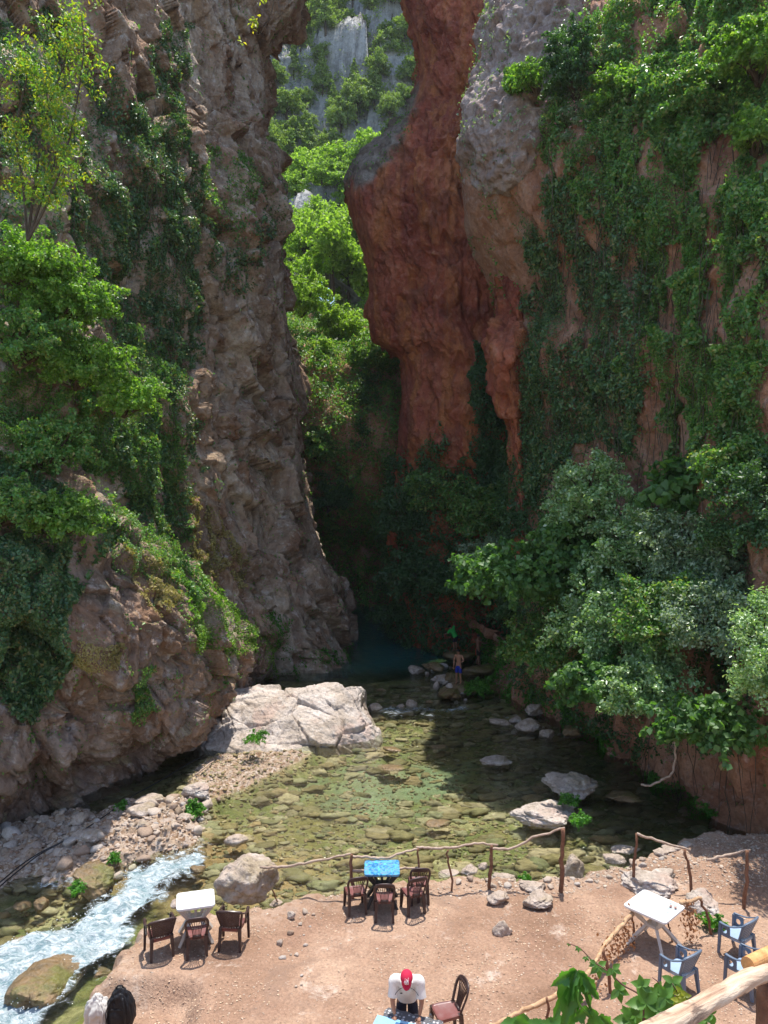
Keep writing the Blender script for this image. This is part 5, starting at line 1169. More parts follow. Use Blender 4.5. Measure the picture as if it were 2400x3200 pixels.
for x, y, lab, dreg in ((1900+.3014*650, 2750+.3014*285, 'tea glass at the back left of the three glasses', 1), (1900+.3014*700, 2750+.3014*300, 'tea glass with red dregs at the right of the three glasses', 1), (1900+.3014*620, 2750+.3014*338, 'empty tea glass nearest the viewer on the white table', 0)):
    p = on(x, y, .722); e = empty('glass', p, lab, 'glass'); V, F = lathe([(.0, .003), (.026, .003), (.028, .04), (.036, .10), (.033, .10), (.025, .04), (.022, .012), (0, .012)]); obj('cup', V, F, M['glass'], e, True)
    if dreg: V, F = lathe([(0, .0125), (.0215, .0125), (.0235, .03), (0, .03)]); obj('tea', V, F, M['tea'], e, True)
# front table with patterned cloth and pale blue boards
ft = empty('table', (.30, 10.03, 0), 'table with grey patterned cloth in front of the man', 'table', rz=R(-21))
def clothm():
    n = NT('grey circle pattern cloth'); v = n.voro(17, rnd=.25); c = n.ramp(v, [(.0, (.08, .08, .09)), (.3, (.07, .07, .08)), (.36, (.5, .5, .52)), (.44, (.5, .5, .52)), (.5, (.1, .1, .11))]); return n.fin(c, .5)
mb = MB(); slab(mb, .80, .72, .715, .74, .05, .006); mb.build('tabletop', M['white'], ft)
nx, ny = 36, 32; V = []
for j in range(ny):
    for i in range(nx):
        u, v = (i/(nx-1)*2-1)*.5, (j/(ny-1)*2-1)*.46; ox = max(0, abs(u)-.405); oy = max(0, abs(v)-.365); dz = (ox+oy)*.95
        V.append((math.copysign(min(abs(u), .408+ox*.2), u) + .012*math.sin(v*40)*(ox > 0), math.copysign(min(abs(v), .368+oy*.2), v) + .012*math.sin(u*38)*(oy > 0), .7465 - dz))
tcl = obj('tablecloth', V, gridF(ny, nx), clothm(), smooth=True, loc=(.30, 10.03, 0)); tcl.rotation_euler = (0, 0, R(-21)); tag(tcl, 'grey cloth with circle pattern over the front table', 'tablecloth')
for sx_ in (-1, 1):
    for sy in (-1, 1): l = MB(); l.tube([(sx_*.33, sy*.28, .715), (sx_*.12, sy*.1, .38), (sx_*.35, sy*.31, 0)], [.034, .03, .026], 4); l.build('leg', M['offwhite'], ft)
bdm = plastic('pale blue board', (.25, .5, .68), .3, .15); bd = empty('board', (.12, 9.98, .758), 'pale blue and white printed board under the hands of the man', 'board', rz=R(-19))
mb = MB(); slab(mb, .62, .5, 0, .012, .01, .002); mb.build('panel', bdm, bd)
mb = MB(); V = [(-.3, -.24, .0135), (.3, -.24, .0135), (.3, .02, .0135), (-.02, .09, .0135), (-.3, .0, .0135)]; mb.add(V, [(0, 1, 2, 3, 4)]); mb.build('print', M['white'], bd)
mb = MB(); V = [(-.02, .094, .0135), (.3, .026, .0135), (.3, .2, .0135), (-.02, .2, .0135)]; mb.add(V, [(0, 1, 2, 3)]); mb.build('print', plastic('dark blue print', (.05, .14, .28), .3, .1), bd)
bm_ = MB(); V, F = lathe([(0, 0), (.035, 0), (.036, .13), (.02, .16), (.014, .18), (0, .18)], 14); bottle = obj('water_bottle', V, F, M['glass'], smooth=True, loc=(.64, 10.12, .75)); tag(bottle, 'clear crumpled bottle at the right end of the front table', 'bottle')

# ------------------------------------------------------------------ fences of branches
def stick(mb, pts, r, seed, n=7, per=5, wob=.012):
    g = np.random.default_rng(seed); P = spline(pts, per); P = P + g.normal(0, wob, P.shape); rr = np.interp(np.linspace(0, 1, len(P)), [0, 1], r)*(1+g.uniform(-.13, .13, len(P)))
    mb.tube(P, rr, n)
def fence(label, posts, rails, postm='post', railm='rail', pr=.034, rr=.026):
    base = posts[0][1]; b0 = on(*base, 0.0); e = empty('fence', b0, label, 'fence')
    for i, p in enumerate(posts):
        top, bot = p[0], p[1]; rad = p[2] if len(p) > 2 else pr
        B = on(*bot, 0.0); B = on(*bot, max(gz(B[0], B[1]), -.5)); T = at(*top, B[1] + (p[3] if len(p) > 3 else 0)); mid = B*.5+T*.5 + np.array([random.uniform(-.02, .02), 0, 0])
        mb = MB(); stick(mb, [B - [0, 0, .12] - b0, mid - b0, T - b0], [rad*1.1, rad*.85], i*3+len(label)); mb.build('post', M[postm], e, smooth=True)
    for i, rl in enumerate(rails):
        mb = MB(); stick(mb, [at(x, y, Y) - b0 for x, y, Y in rl], [rr*1.1, rr*.8], i*5+77, wob=.008)
        mb.build('rail', M[railm], e, smooth=True)
    return e
fence('long branch fence along the water behind the blue table', [((1096, 2672), (1098, 2806), .034), ((1306, 2652), (1311, 2790), .022), ((1398, 2655), (1415, 2782), .022), ((1538, 2644), (1527, 2782), .036), ((1759, 2590), (1754, 2790), .046), ((813, 2712), (868, 2802), .014)],
      [[(812, 2712, 15.0), (880, 2708, 14.9), (950, 2698, 14.8), (1030, 2682, 14.75), (1098, 2668, 14.75)], [(1100, 2678, 14.8), (1150, 2677, 14.8), (1200, 2683, 14.8), (1250, 2668, 14.9), (1308, 2653, 14.95)], [(1300, 2648, 15), (1350, 2650, 15), (1420, 2648, 15), (1480, 2636, 15.05), (1556, 2641, 15.1)],
       [(1536, 2652, 15.05), (1600, 2650, 15.05), (1680, 2612, 15), (1765, 2586, 14.95)], [(1100, 2722, 14.75), (1230, 2716, 14.9), (1310, 2710, 14.95)]])
fence('slanting branch fence with two posts behind the right white table', [((1994, 2610), (1978, 2772), .03), ((2141, 2652), (2164, 2800), .03)], [[(1990, 2607, 15.1), (2070, 2630, 15.0), (2155, 2656, 14.9)]])
fence('single post with a short slanting rail at the right edge', [((2335, 2660), (2322, 2842), .036)], [[(2207, 2690, 14.6), (2270, 2672, 14.6), (2342, 2655, 14.6)]], rr=.026)
fd = fence('near peeling branch fence running down past the white table', [((1974, 2858), (1980, 2950), .022), ((2187, 2808), (2226, 2920), .026), ((2092, 2892), (2106, 2944), .018), ((1889, 2965), (1912, 3104), .028), ((1711, 3118), (1714, 3240), .022)],
      [[(2128, 2822, 13.2), (2150, 2818, 13.25), (2190, 2806, 13.3)], [(1976, 2856, 13.1), (1935, 2900, 12.9), (1885, 2962, 12.4), (1842, 3036, 11.8)], [(1842, 3036, 11.8), (1790, 3078, 11.5), (1733, 3112, 11.3), (1660, 3146, 11.1), (1600, 3176, 11.0), (1520, 3215, 10.9)]], railm='vinerail', rr=.04)
b0 = on(1978, 2950, 0)
P = np.concatenate([at(x, y, Y)[None] + rng.normal(0, 1, (k, 3))*[.07, .07, .17] - [0, 0, .22] for x, y, Y, k in ((1965,2875,13,60),(1945,2900,12.9,70),(1920,2930,12.7,70),(1890,2965,12.4,50),(1870,3010,12.0,50),(2150,2830,13.2,90),(2165,2860,13.2,60))])
o = leaf_obj('withered_vine', P, P*0+[0, -1, .2], .06, M['deadleaf'], droop=1.2); tag(o, 'withered brown vine leaves hanging from the near branch fence', 'dead vine')

# near log railing by the viewpoint
e = empty('log_railing', (1.9, 3.5, gz(1.9, 3.5)), 'thick weathered log handrail crossing the lower right corner', 'railing'); b0 = np.array(e.location)
pts = [at(1890, 3330, 2.55), at(1985, 3258, 2.68), at(2085, 3200, 2.85), at(2180, 3152, 3.02), at(2270, 3098, 3.2), at(2365, 3048, 3.4), at(2460, 3012, 3.6), at(2600, 2960, 3.9)]
P = spline(pts, 8); ax = unit(P[-1]-P[0]); V, F = tube(P, .041, 28); V = np.array(V); d = fbm(V*np.array([9, 9, 9]), 4, 8)*.005 + .004*perlin(V*[3, 3, 30], 9); ctr = np.repeat(P, 28, 0); V = V + unit(V-ctr)*d[:, None]
L0 = Matrix.Identity(4)
rot = Vector(ax).to_track_quat('X', 'Z').to_matrix(); Rm = np.array(rot); Vl = (V - P[0]) @ Rm      # store the log along its own X axis so that the grain runs with it
lg = obj('handrail', Vl, F, M['log'], e, True); lg.location = [float(c) for c in (P[0]-b0)]; lg.rotation_euler = rot.to_euler()
p0, p1 = at(2336, 3014, 3.42), at(2520, 2934, 3.75); pp_ = spline([p0, (p0+p1)/2 + [0, 0, .004], p1], 6); V, F = tube(pp_ - b0, np.r_[.033, np.full(len(pp_)-1, .034)], 20); obj('rail_end', V, F, M['cutlog'], e, False)
pt = at(2402, 3062, 3.50); V, F = tube(spline([pt - b0, pt - b0 - [0, 0, .5], [pt[0]-b0[0]+.02, pt[1]-b0[1], -.1]], 8), .052, 18, jit=.05); obj('post', V, F, M['post'], e, True)
p2 = at(2700, 2900, 3.9); mb = MB(); stick(mb, [p2-b0, p2-b0-[0, 0, 1.0], [p2[0]-b0[0], p2[1]-b0[1], -.2]], [.05, .05], 4); mb.build('post', M['post'], e)

# ------------------------------------------------------------------ bags, hoses
def cloth_mat(name, col, rough=.7, sc=9):
    n = NT(name); f = n.noise(sc, 5, .6, .6); return n.fin(n.mix(.5, col, n.ramp(f, [(.3, .7), (.7, 1.25)]), 'MULTIPLY'), rough, n.bump(f, .5, .02), .2)
def bag(x, y, Y, w, d, h, mat, label, seed, strap=None):
    e = empty('backpack' if strap else 'bag', (x, Y, gz(x, Y)), label, 'bag'); V, F = ICO[5]; P = V.copy(); P[:, 2] = np.sign(P[:, 2])*np.abs(P[:, 2])**.8
    P[:, :2] = np.sign(P[:, :2])*np.abs(P[:, :2])**.75*1.0; k = 1.02 - .42*sstep(.1, 1.0, P[:, 2])**1.3 + .06*np.sin(P[:, 2]*5+seed); P = P*np.stack([k*w/2, k*d/2, np.full(len(P), h/2)], 1); fold = .02*(1-2*np.abs(perlin(V*np.array([2.6, 2.6, .9])+seed, seed))) + .03*facet(V*1.6+seed, seed)[0] + .012*fbm(V*5, 3, seed); P = P + V*fold[:, None]; P[:, 2] = np.maximum(P[:, 2], -h*.47)
    obj('body', P + [0, 0, h*.47], F, mat, e, True)
    if strap:
        mb = MB(); mb.tube(spline([(-w*.25, -d*.42, h*.85), (-w*.42, -d*.62, h*.5), (-w*.3, -d*.5, h*.12)], 6), .016, 6, flat=.35); mb.build('strap', strap, e, True)
        mb = MB(); mb.tube(spline([(w*.2, -d*.42, h*.85), (w*.32, -d*.66, h*.5), (w*.25, -d*.5, h*.12)], 6), .016, 6, flat=.35); mb.build('strap', strap, e, True)
        mb = MB(); mb.tube(spline([(-.05, 0, h*.95), (-.03, -.02, h*1.04), (.04, -.01, h*1.04), (.05, 0, h*.94)], 5), .012, 6); mb.build('handle', strap, e, True)
        mb = MB(); slab(mb, w*.5, .02, h*.3, h*.6, .008, .002, c=(0, -d*.5)); mb.build('pocket', mat, e)
    return e
M['blackcloth'] = cloth_mat('black nylon', (.014, .014, .016), .45); M['greycloth'] = cloth_mat('light grey crumpled cloth', (.5, .48, .45), .8, 6)
pb = on(376, 3185, -.2); bag(pb[0], 0, pb[1], .40, .27, .68, M['blackcloth'], 'black backpack standing on the earth at the lower left', 3, M['blackcloth'])
pb = on(303, 3195, -.2); bag(pb[0], 0, pb[1], .33, .26, .60, M['greycloth'], 'light grey crumpled bag leaning on the black backpack', 6)
for i, (pts, lab) in enumerate([([(-120,2880),(-20,2795),(0,2770),(63,2717),(120,2673),(193,2632),(265,2591),(347,2536),(415,2487),(500,2440),(598,2381),(640,2362)], 'thin black hose running from the rapids up to the pale boulder'), ([(-120,2862),(-20,2772),(0,2757),(70,2700),(130,2662),(196,2630)], 'short second hose beside the long black hose')]):
    P = [onw(x, y, .34 if y > 2500 else .08) for x, y in pts]; mb = MB(); mb.tube(spline(P, 5), .016, 6); tag(mb.build('hose', M['hose'], None, True), lab, 'hose')
mb = MB(); stick(mb, [onw(612, 2420, .15), onw(640, 2400, .2), onw(668, 2376, .2)], [.03, .02], 9); tag(mb.build('driftwood', M['rail'], None, True), 'bleached driftwood stick on the gravel bar', 'driftwood')
mb = MB(); r_ = [at(2004,2450,19.6), at(2030,2457,19.5), at(2060,2440,19.4), at(2098,2420,19.3), at(2108,2380,19.3), at(2112,2300,19.3)]; stick(mb, r_, [.03, .03], 9); tag(mb.build('tree_root', M['rail'], None, True), 'pale curved root hanging on the lower right cliff', 'root')

g = np.random.default_rng(61); X = g.uniform(-12, -3, 30000); Y = g.uniform(9, 19, 30000); k = sdist(X, Y, FOAM) > .1; X, Y = X[k][:900], Y[k][:900]
S_ = .005*(.012/.005)**g.random(len(X)); Z = WL + drop(X, Y) + .08 + .12*g.random(len(X))**2
many('spray', X, Y, Z, S_, plastic('white water drops', (.85, .9, .92), .3, 0), 'white drops of spray over the rapids', 2, .8, 16, cat='spray')

# ------------------------------------------------------------------ people
M['skin'] = (lambda n: n.fin(n.mix(n.ramp(n.noise(14, 4), [(.4, 0.0), (.7, .3)]), (.36, .18, .11), (.26, .12, .075)), .55, None, .35, Subsurface_Weight=.05))(NT('tanned skin'))
M['darkskin'] = (lambda n: n.fin((.2, .095, .06), .6, None, .3))(NT('darker tanned skin'))
M['hair'] = (lambda n: n.fin((.012, .009, .008), .6, n.bump(n.noise(60, 3), .5, .01), .3))(NT('black hair'))
def skinmesh(name, chains, mat, parent, sub=1):
    """chains: list of lists of (point, radius or (rx, ry)); a point may be ('@', chain, index) to branch from an earlier one"""
    V = []; E = []; rad = []; ids = []; roots = []
    for ch in chains:
        cur = []; 
        for k, (p, r) in enumerate(ch):
            if isinstance(p[0], str): cur.append(ids[p[1]][p[2]]); continue
            V.append(tuple(float(c) for c in p)); rad.append(r if isinstance(r, tuple) else (r, r)); cur.append(len(V)-1)
            if k > 0: E.append((cur[k-1], cur[k]))
            else: roots.append(cur[0])
        ids.append(cur)
    me = bpy.data.meshes.new(name); me.from_pydata(V, E, []); me.update()
    o = bpy.data.objects.new(name, me); COL.objects.link(o)
    m = o.modifiers.new('skin', 'SKIN'); m.use_smooth_shade = True; m.branch_smoothing = .3
    sv = me.skin_vertices[0].data if me.skin_vertices else None
    if sv is None:
        bm = bmesh.new(); bm.from_mesh(me); bm.verts.layers.skin.verify(); bm.to_mesh(me); bm.free(); sv = me.skin_vertices[0].data
    for i, r in enumerate(rad): sv[i].radius = r; sv[i].use_root = i in roots
    s = o.modifiers.new('subsurf', 'SUBSURF'); s.levels = sub; s.render_levels = sub
    dg = bpy.context.evaluated_depsgraph_get(); me2 = bpy.data.meshes.new_from_object(o.evaluated_get(dg)); o.modifiers.clear(); o.data = me2; me2.name = name
    if not me2.materials: me2.materials.append(mat)
    else: me2.materials[0] = mat
    me2.polygons.foreach_set('use_smooth', np.ones(len(me2.polygons), bool))
    o.parent = parent; return o
def hand_chains(w, fd, pn, s=1.0, curl=.5):
    """palm plus five unequal bent fingers; w wrist, fd finger direction, pn palm normal (side the fingers close to)"""
    w = np.array(w, float); fd = unit(fd); pn = unit(np.array(pn) - fd*np.dot(fd, pn)); sd = np.cross(fd, pn); out = []
    out.append([(w, .024*s), (w + fd*.045*s, (.034*s, .018*s)), (w + fd*.085*s, (.036*s, .016*s))])
    for k, (o_, L) in enumerate(((-.03, .062), (-.011, .078), (.010, .074), (.029, .058))):
        b = w + fd*.075*s + sd*o_*s; d1 = unit(fd + pn*curl*.5 + sd*o_*1.5); d2 = unit(fd + pn*curl*1.4)
        out.append([(b, .0095*s), (b + d1*L*.5*s, .009*s), (b + d1*L*.5*s + d2*L*.35*s, .0085*s), (b + d1*L*.5*s + d2*L*.6*s + pn*L*.12*curl*s, .007*s)])
    b = w + fd*.03*s - sd*.028*s; t = unit(fd*.7 - sd*.75 + pn*.4); out.append([(b, .012*s), (b + t*.035*s, .0105*s), (b + t*.035*s + unit(fd + pn*.4)*.028*s, .0085*s)])
    return out
def person(loc, yaw, s, J, label, skin, garments, hair=True, cap=None, hand_dir=None):
    e = empty('person', loc, label, 'person', rz=yaw); e.scale = (s, s, s)
    j = {k: np.array(v, float) for k, v in J.items()}
    mid = lambda a, b, t=.5: j[a]*(1-t) + j[b]*t
    fw = np.array([0, 1., 0])
    hd = unit(j['head'] - j['neck'])
    ch = [[(j['pelvis'], (.135, .10)), (mid('pelvis', 'chest', .5), (.115, .085)), (j['chest'], (.14, .10)), (j['neck']-hd*.05, (.085, .065)), (j['neck'], .052), (j['head']-hd*.02, (.072, .078)), (j['head']+hd*.06, (.078, .09)), (j['head']+hd*.125, (.055, .062))]]
    for sd_ in ('L', 'R'):
        ch.append([(('@', 0, 2), 0), (j['sh'+sd_], .058), (mid('sh'+sd_, 'el'+sd_), .047), (j['el'+sd_], .040), (mid('el'+sd_, 'ha'+sd_), .036), (j['ha'+sd_], .026)])
        ch.append([(('@', 0, 0), 0), (j['hip'+sd_], .088), (mid('hip'+sd_, 'kn'+sd_), .075), (j['kn'+sd_], .054), (mid('kn'+sd_, 'an'+sd_, .35), .056), (mid('kn'+sd_, 'an'+sd_, .75), .04), (j['an'+sd_], .036), (j['an'+sd_]+np.array([0, .07, -.035]), (.042, .03)), (j['an'+sd_]+np.array([0, .16, -.048]), (.036, .018))])
    fv = unit(j.get('face', np.array([0, 1., 0])))
    hc = j['head'] + hd*.05
    for sd_ in ('L', 'R'):
        fd = unit(j['ha'+sd_] - j['el'+sd_]); fd = unit(j['hd'+sd_]) if 'hd'+sd_ in j else fd
        ch += hand_chains(j['ha'+sd_], fd, j.get('pn'+sd_, np.array([0, -.2, -1.])), 1.0)
    ch.append([(hc + fv*.085 + hd*.01, .012), (hc + fv*.108 - hd*.015, .014), (hc + fv*.095 - hd*.028, .012)])     # nose
    ch.append([(hc + fv*.078 - hd*.055 - np.cross(fv, hd)*.02, .009), (hc + fv*.086 - hd*.056, .010), (hc + fv*.078 - hd*.055 + np.cross(fv, hd)*.02, .009)])   # mouth
    for q in (-1, 1): x = np.cross(fv, hd)*q; ch.append([(hc + x*.08 + hd*.012, .012), (hc + x*.088 - hd*.008, .014), (hc + x*.082 - hd*.028, .010)])   # ears
    body = skinmesh('body', ch, skin, e)
    for q in (-1, 1):
        x = np.cross(fv, hd)*q; V, F = ICO[2]; obj('eye', V*.012 + hc + fv*.077 + x*.03 + hd*.012, F, M['hair'], e, True)
    if hair:
        V, F = ICO[4]; k = (V @ hd > -.25) & ((V @ fv < .45) | (V @ hd > .35)); Q = V*(1 + .05*perlin(V*4, 3)[:, None]); R_ = np.where(k, 1.0, .8)[:, None]
        obj('hair', Q*R_*np.array([.09, .09, .09]) + hc + hd*.022 - fv*.012, F, M['hair'], e, True)
    for g_ in garments:
        nm, kind, m = g_
        if kind in ('shirt', 'jacket'):
            jk = kind == 'jacket'; sc_ = (j['shL'] + j['shR'])/2; p0 = j['pelvis']; tl = unit(j['chest']-p0)
            cs = [p0 - tl*(.22 if jk else .03), p0 + tl*.05, mid('pelvis', 'chest', .5), j['chest'], j['chest']*.35 + sc_*.65, sc_ + hd*.035, j['neck']-hd*.03, j['neck']+hd*.0]
            rs = [(.18, .14), (.165, .125), (.155, .12), (.18, .125), (.195, .115), (.155, .09), (.078, .07), (.066, .062)]
            X_ = unit(j['shR'] - j['shL']); V = []; n = 20; g2 = MB(); T_ = unit(np.gradient(np.array(cs), axis=0)); CS = spline(cs, 4); RS = spline([(a_, b_, 0) for a_, b_ in rs], 4)[:, :2]; T_ = unit(np.gradient(CS, axis=0))
            for c0, (rx, ry), t_ in zip(CS, RS, T_):
                xx = unit(X_ - t_*np.dot(X_, t_)); yy = np.cross(t_, xx)
                for q in range(n):
                    a_ = 2*math.pi*q/n; w_ = 1 + .03*math.sin(a_*5 + c0[2]*30); V.append(c0 + xx*math.cos(a_)*rx*w_ + yy*math.sin(a_)*ry*w_)
            m_ = len(CS); g2.add(V, [(i_*n+q, i_*n+(q+1) % n, (i_+1)*n+(q+1) % n, (i_+1)*n+q) for i_ in range(m_-1) for q in range(n)])
            for sd_ in ('L', 'R'):
                s0 = j['sh'+sd_]; pth = [sc_*.45 + s0*.55, s0 + hd*.005, mid('sh'+sd_, 'el'+sd_, .35), mid('sh'+sd_, 'el'+sd_, .8)]; rr = [.088, .088, .078, .080]
                if jk: pth = pth[:-1] + [j['el'+sd_], mid('el'+sd_, 'ha'+sd_, .85)]; rr = rr[:-1] + [.062, .052]
                Ps = spline(pth, 5); g2.tube(Ps, np.interp(np.linspace(0, 1, len(Ps)), np.linspace(0, 1, len(rr)), rr), 14, cap=False)
            g2.build(nm, m, e, True)
        if kind in ('shorts', 'trousers'):
            t = .9 if kind == 'shorts' else 1
            c_ = [[(j['pelvis']+hd*.05, (.145, .115)), (j['pelvis']-hd*.03, (.155, .125))]]
            for sd_ in ('L', 'R'):
                l = [(('@', 0, 1), 0), (j['hip'+sd_], .108), (mid('hip'+sd_, 'kn'+sd_, .5), .10), (mid('hip'+sd_, 'kn'+sd_, .92), .095)]
                if kind == 'trousers': l = l[:-1] + [(j['kn'+sd_], .078), (mid('kn'+sd_, 'an'+sd_, .5), .07), (mid('kn'+sd_, 'an'+sd_, .93), .062)]
                c_.append(l)
            skinmesh(nm, c_, m, e)
    return e, j, hc, hd, fv
shirt_m = cloth_mat('off white polo cotton', (.66, .65, .63), .85, 5); navy = cloth_mat('dark navy cotton', (.02, .022, .035), .85)
# man in the red cap, bending over the front table (faces the viewer: local +Y points to the camera)
base = (.335, 10.64, 0.0)
J = dict(pelvis=(0, .02, .96), chest=(0, .20, 1.27), neck=(0, .33, 1.42), head=(0, .42, 1.49), face=(0, .75, -.66),
    shL=(-.195, .27, 1.34), shR=(.195, .27, 1.34), elL=(-.235, .34, 1.06), elR=(.225, .34, 1.06), haL=(-.20, .43, .89), haR=(.185, .43, .89), hdL=(.12, .8, -.5), hdR=(-.12, .8, -.5), pnL=(0, -.3, -1), pnR=(0, -.3, -1),
    hipL=(-.09, 0, .90), hipR=(.09, 0, .90), knL=(-.10, .03, .50), knR=(.10, .03, .50), anL=(-.11, -.02, .085), anR=(.11, -.02, .085))
e, j, hc, hd, fv = person(base, math.pi - .05, .90, J, 'man in white polo shirt and red cap bending over the front table', M['skin'], [('shirt', 'shirt', shirt_m), ('trousers', 'trousers', navy)], hair=False)
def capm():
    n = NT('crimson cap cotton'); return n.fin(n.mix(n.ramp(n.noise(12, 4), [(.4, 0.0), (.7, .4)]), (.48, .02, .06), (.34, .012, .04)), .8, None, .2)
M['cap'] = capm(); V, F = ICO[4]; sdv = np.cross(fv, hd); up = unit(hd*.9 - fv*.1)
T3 = np.stack([sdv, fv, hd], 0)                # local cap frame
Q = V.copy(); Q[:, 2] = np.where(Q[:, 2] < 0, Q[:, 2]*.15, Q[:, 2]*1.0); dome = Q*np.array([.098, .112, .095]) + 0; capo = obj('cap', dome @ T3 + hc + hd*.03, F, M['cap'], e, True)
nx, ny = 13, 7; BV = []
for jj in range(ny):
    for ii in range(nx):
        a = R(20 + 140*ii/(nx-1)); rr = jj/(ny-1); x = math.cos(a)*.088; y = math.sin(a)*.10
        BV.append((x*(1-.02*rr), y + rr*.085*math.sin(a)**.8, -.006 - .35*x*x*rr*9 - rr*.018))
FB = gridF(ny, nx); n0 = len(BV); BV2 = [(x, y, z-.006) for x, y, z in BV]; FF = [tuple(f) for f in FB] + [tuple(n0+i for i in f[::-1]) for f in FB]
edge = [(i, i+1) for i in range((ny-1)*nx, ny*nx-1)]; FF += [(a, b_, b_+n0, a+n0) for a, b_ in edge]
obj('brim', np.array(BV+BV2) @ T3 + hc + hd*.035, FF, M['cap'], capo, True)
M['whitepaint'] = plastic('white embroidery', (.75, .72, .74), .7, .1)
for k, (ln, zo) in enumerate((('MA', .062), ('NY', .030))):   # pale embroidered letters on the crown of the cap
    cu = bpy.data.curves.new('lettering', 'FONT'); cu.body = ln; cu.size = .05; cu.align_x = 'CENTER'; cu.extrude = .002; cu.offset = .0012
    to = bpy.data.objects.new('tmp', cu); COL.objects.link(to); bpy.context.view_layer.update(); me = bpy.data.meshes.new_from_object(to.evaluated_get(bpy.context.evaluated_depsgraph_get())); bpy.data.objects.remove(to)
    n = len(me.vertices); co = np.empty(n*3); me.vertices.foreach_get('co', co); co = co.reshape(-1, 3)
    lx, ly, lz = co[:, 0], co[:, 1], co[:, 2]; zz = zo + ly*.8; yy = np.sqrt(np.clip(1 - (lx/.098)**2 - (zz/.095)**2, .02, 1))*.112 + .003 + lz
    P = np.stack([lx, yy, zz], 1) @ T3 + hc + hd*.03; me.vertices.foreach_set('co', P.ravel().astype(np.float32)); me.update(); me.materials.clear(); me.materials.append(M['whitepaint'])
    o = bpy.data.objects.new('lettering', me); COL.objects.link(o); o.parent = capo
mb = MB()                                      # dark piping on the shirt
for s_ in (-1, 1): mb.tube(spline([(s_*.05, .42, 1.33), (s_*.11, .405, 1.29), (s_*.16, .385, 1.22), (s_*.20, .375, 1.14)], 5), .004, 5)
mb.build('piping', navy, e)
mb = MB(); slab(mb, .035, .006, 0, .016, .003, .001); lo = mb.build('emblem', navy, e); lo.location = (.085, .378, 1.20)
# four people far inside the gorge
blue_s = cloth_mat('royal blue shorts', (.02, .04, .32), .7); green_s = cloth_mat('bright green shirt', (.05, .5, .1), .8); red_s = cloth_mat('black shorts', (.02, .02, .02), .8); red2 = cloth_mat('red shorts', (.45, .03, .03), .8); pale_s = cloth_mat('pale grey jacket', (.42, .40, .36), .9)
def stand(**kw):
    d = dict(pelvis=(0, 0, .93), chest=(0, .0, 1.25), neck=(0, 0, 1.47), head=(0, .02, 1.56), face=(0, 1, 0), shL=(-.18, 0, 1.40), shR=(.18, 0, 1.40), elL=(-.24, 0, 1.13), elR=(.24, 0, 1.13), haL=(-.25, .06, .88), haR=(.25, .06, .88),
        hipL=(-.09, 0, .88), hipR=(.09, 0, .88), knL=(-.10, .02, .48), knR=(.10, .02, .48), anL=(-.11, -.02, .085), anR=(.11, -.02, .085)); d.update(kw); return d
P1 = on(1433, 2138, -.35); person(P1, R(150), .90, stand(face=(.2, .8, -.5), head=(0, .05, 1.55), elL=(-.27, .02, 1.15), haL=(-.10, .22, 1.10), hdL=(1, .2, 0), elR=(.23, .02, 1.12), haR=(.2, .12, .86)), 'shirtless boy in blue shorts standing on the reef looking down', M['skin'], [('shorts', 'shorts', blue_s)])
P2 = on(1422, 2034, -.3); person(P2, R(40), .84, stand(pelvis=(0, 0, .92), chest=(-.14, .06, 1.20), neck=(-.24, .1, 1.38), head=(-.28, .14, 1.45), shL=(-.36, .1, 1.26), shR=(-.06, .08, 1.38), elL=(-.5, .2, 1.1), haL=(-.5, .38, 1.05), elR=(.1, .2, 1.5), haR=(.2, .35, 1.62)), 'person in bright green shirt and dark shorts climbing the right bank', M['skin'], [('shirt', 'shirt', green_s), ('shorts', 'shorts', navy)])
P3 = on(1493, 2078, -.3); e3, *_ = person(P3, R(-60), .84, stand(face=(.5, .8, -.4), elR=(.2, .24, 1.25), haR=(.16, .5, 1.22), elL=(-.2, .22, 1.22), haL=(-.12, .46, 1.18), knL=(-.1, .14, .5)), 'shirtless person in dark shorts with a red stripe leaning on the right bank', M['darkskin'], [('shorts', 'shorts', red_s)])
mb = MB(); mb.tube([(-.195, .0, .88), (-.205, .01, .7), (-.20, .02, .52)], .018, 5, flat=.6); mb.build('stripe', plastic('red stripe', (.8, .06, .02), .6, .1), e3)
P4 = on(1369, 2011, -.4); person(P4, R(175), .88, stand(elL=(-.26, .1, 1.2), haL=(-.06, .26, 1.42), elR=(.26, .1, 1.2), haR=(.06, .26, 1.42), hdL=(.2, .3, .9), hdR=(-.2, .3, .9)), 'distant person in pale jacket and red shorts holding both hands to the face', M['darkskin'], [('jacket', 'jacket', pale_s), ('shorts', 'shorts', red2)])
for k, (p, lab) in enumerate(((P1, 'flat stone under the feet of the boy in blue shorts'), (P2, 'ledge stone under the person in green'), (P3, 'ledge stone under the person with the red stripe'), (P4, 'ledge stone under the distant person in the pale jacket'))):
    P, F = rock_shape(4, 70+k*5, 14, .1, 9, (.75, .6, .34)); tag(obj('stone', P, F, M['rock_wet'], loc=(p[0]+.15, p[1]+.1, p[2]-.29)), lab, 'stone')
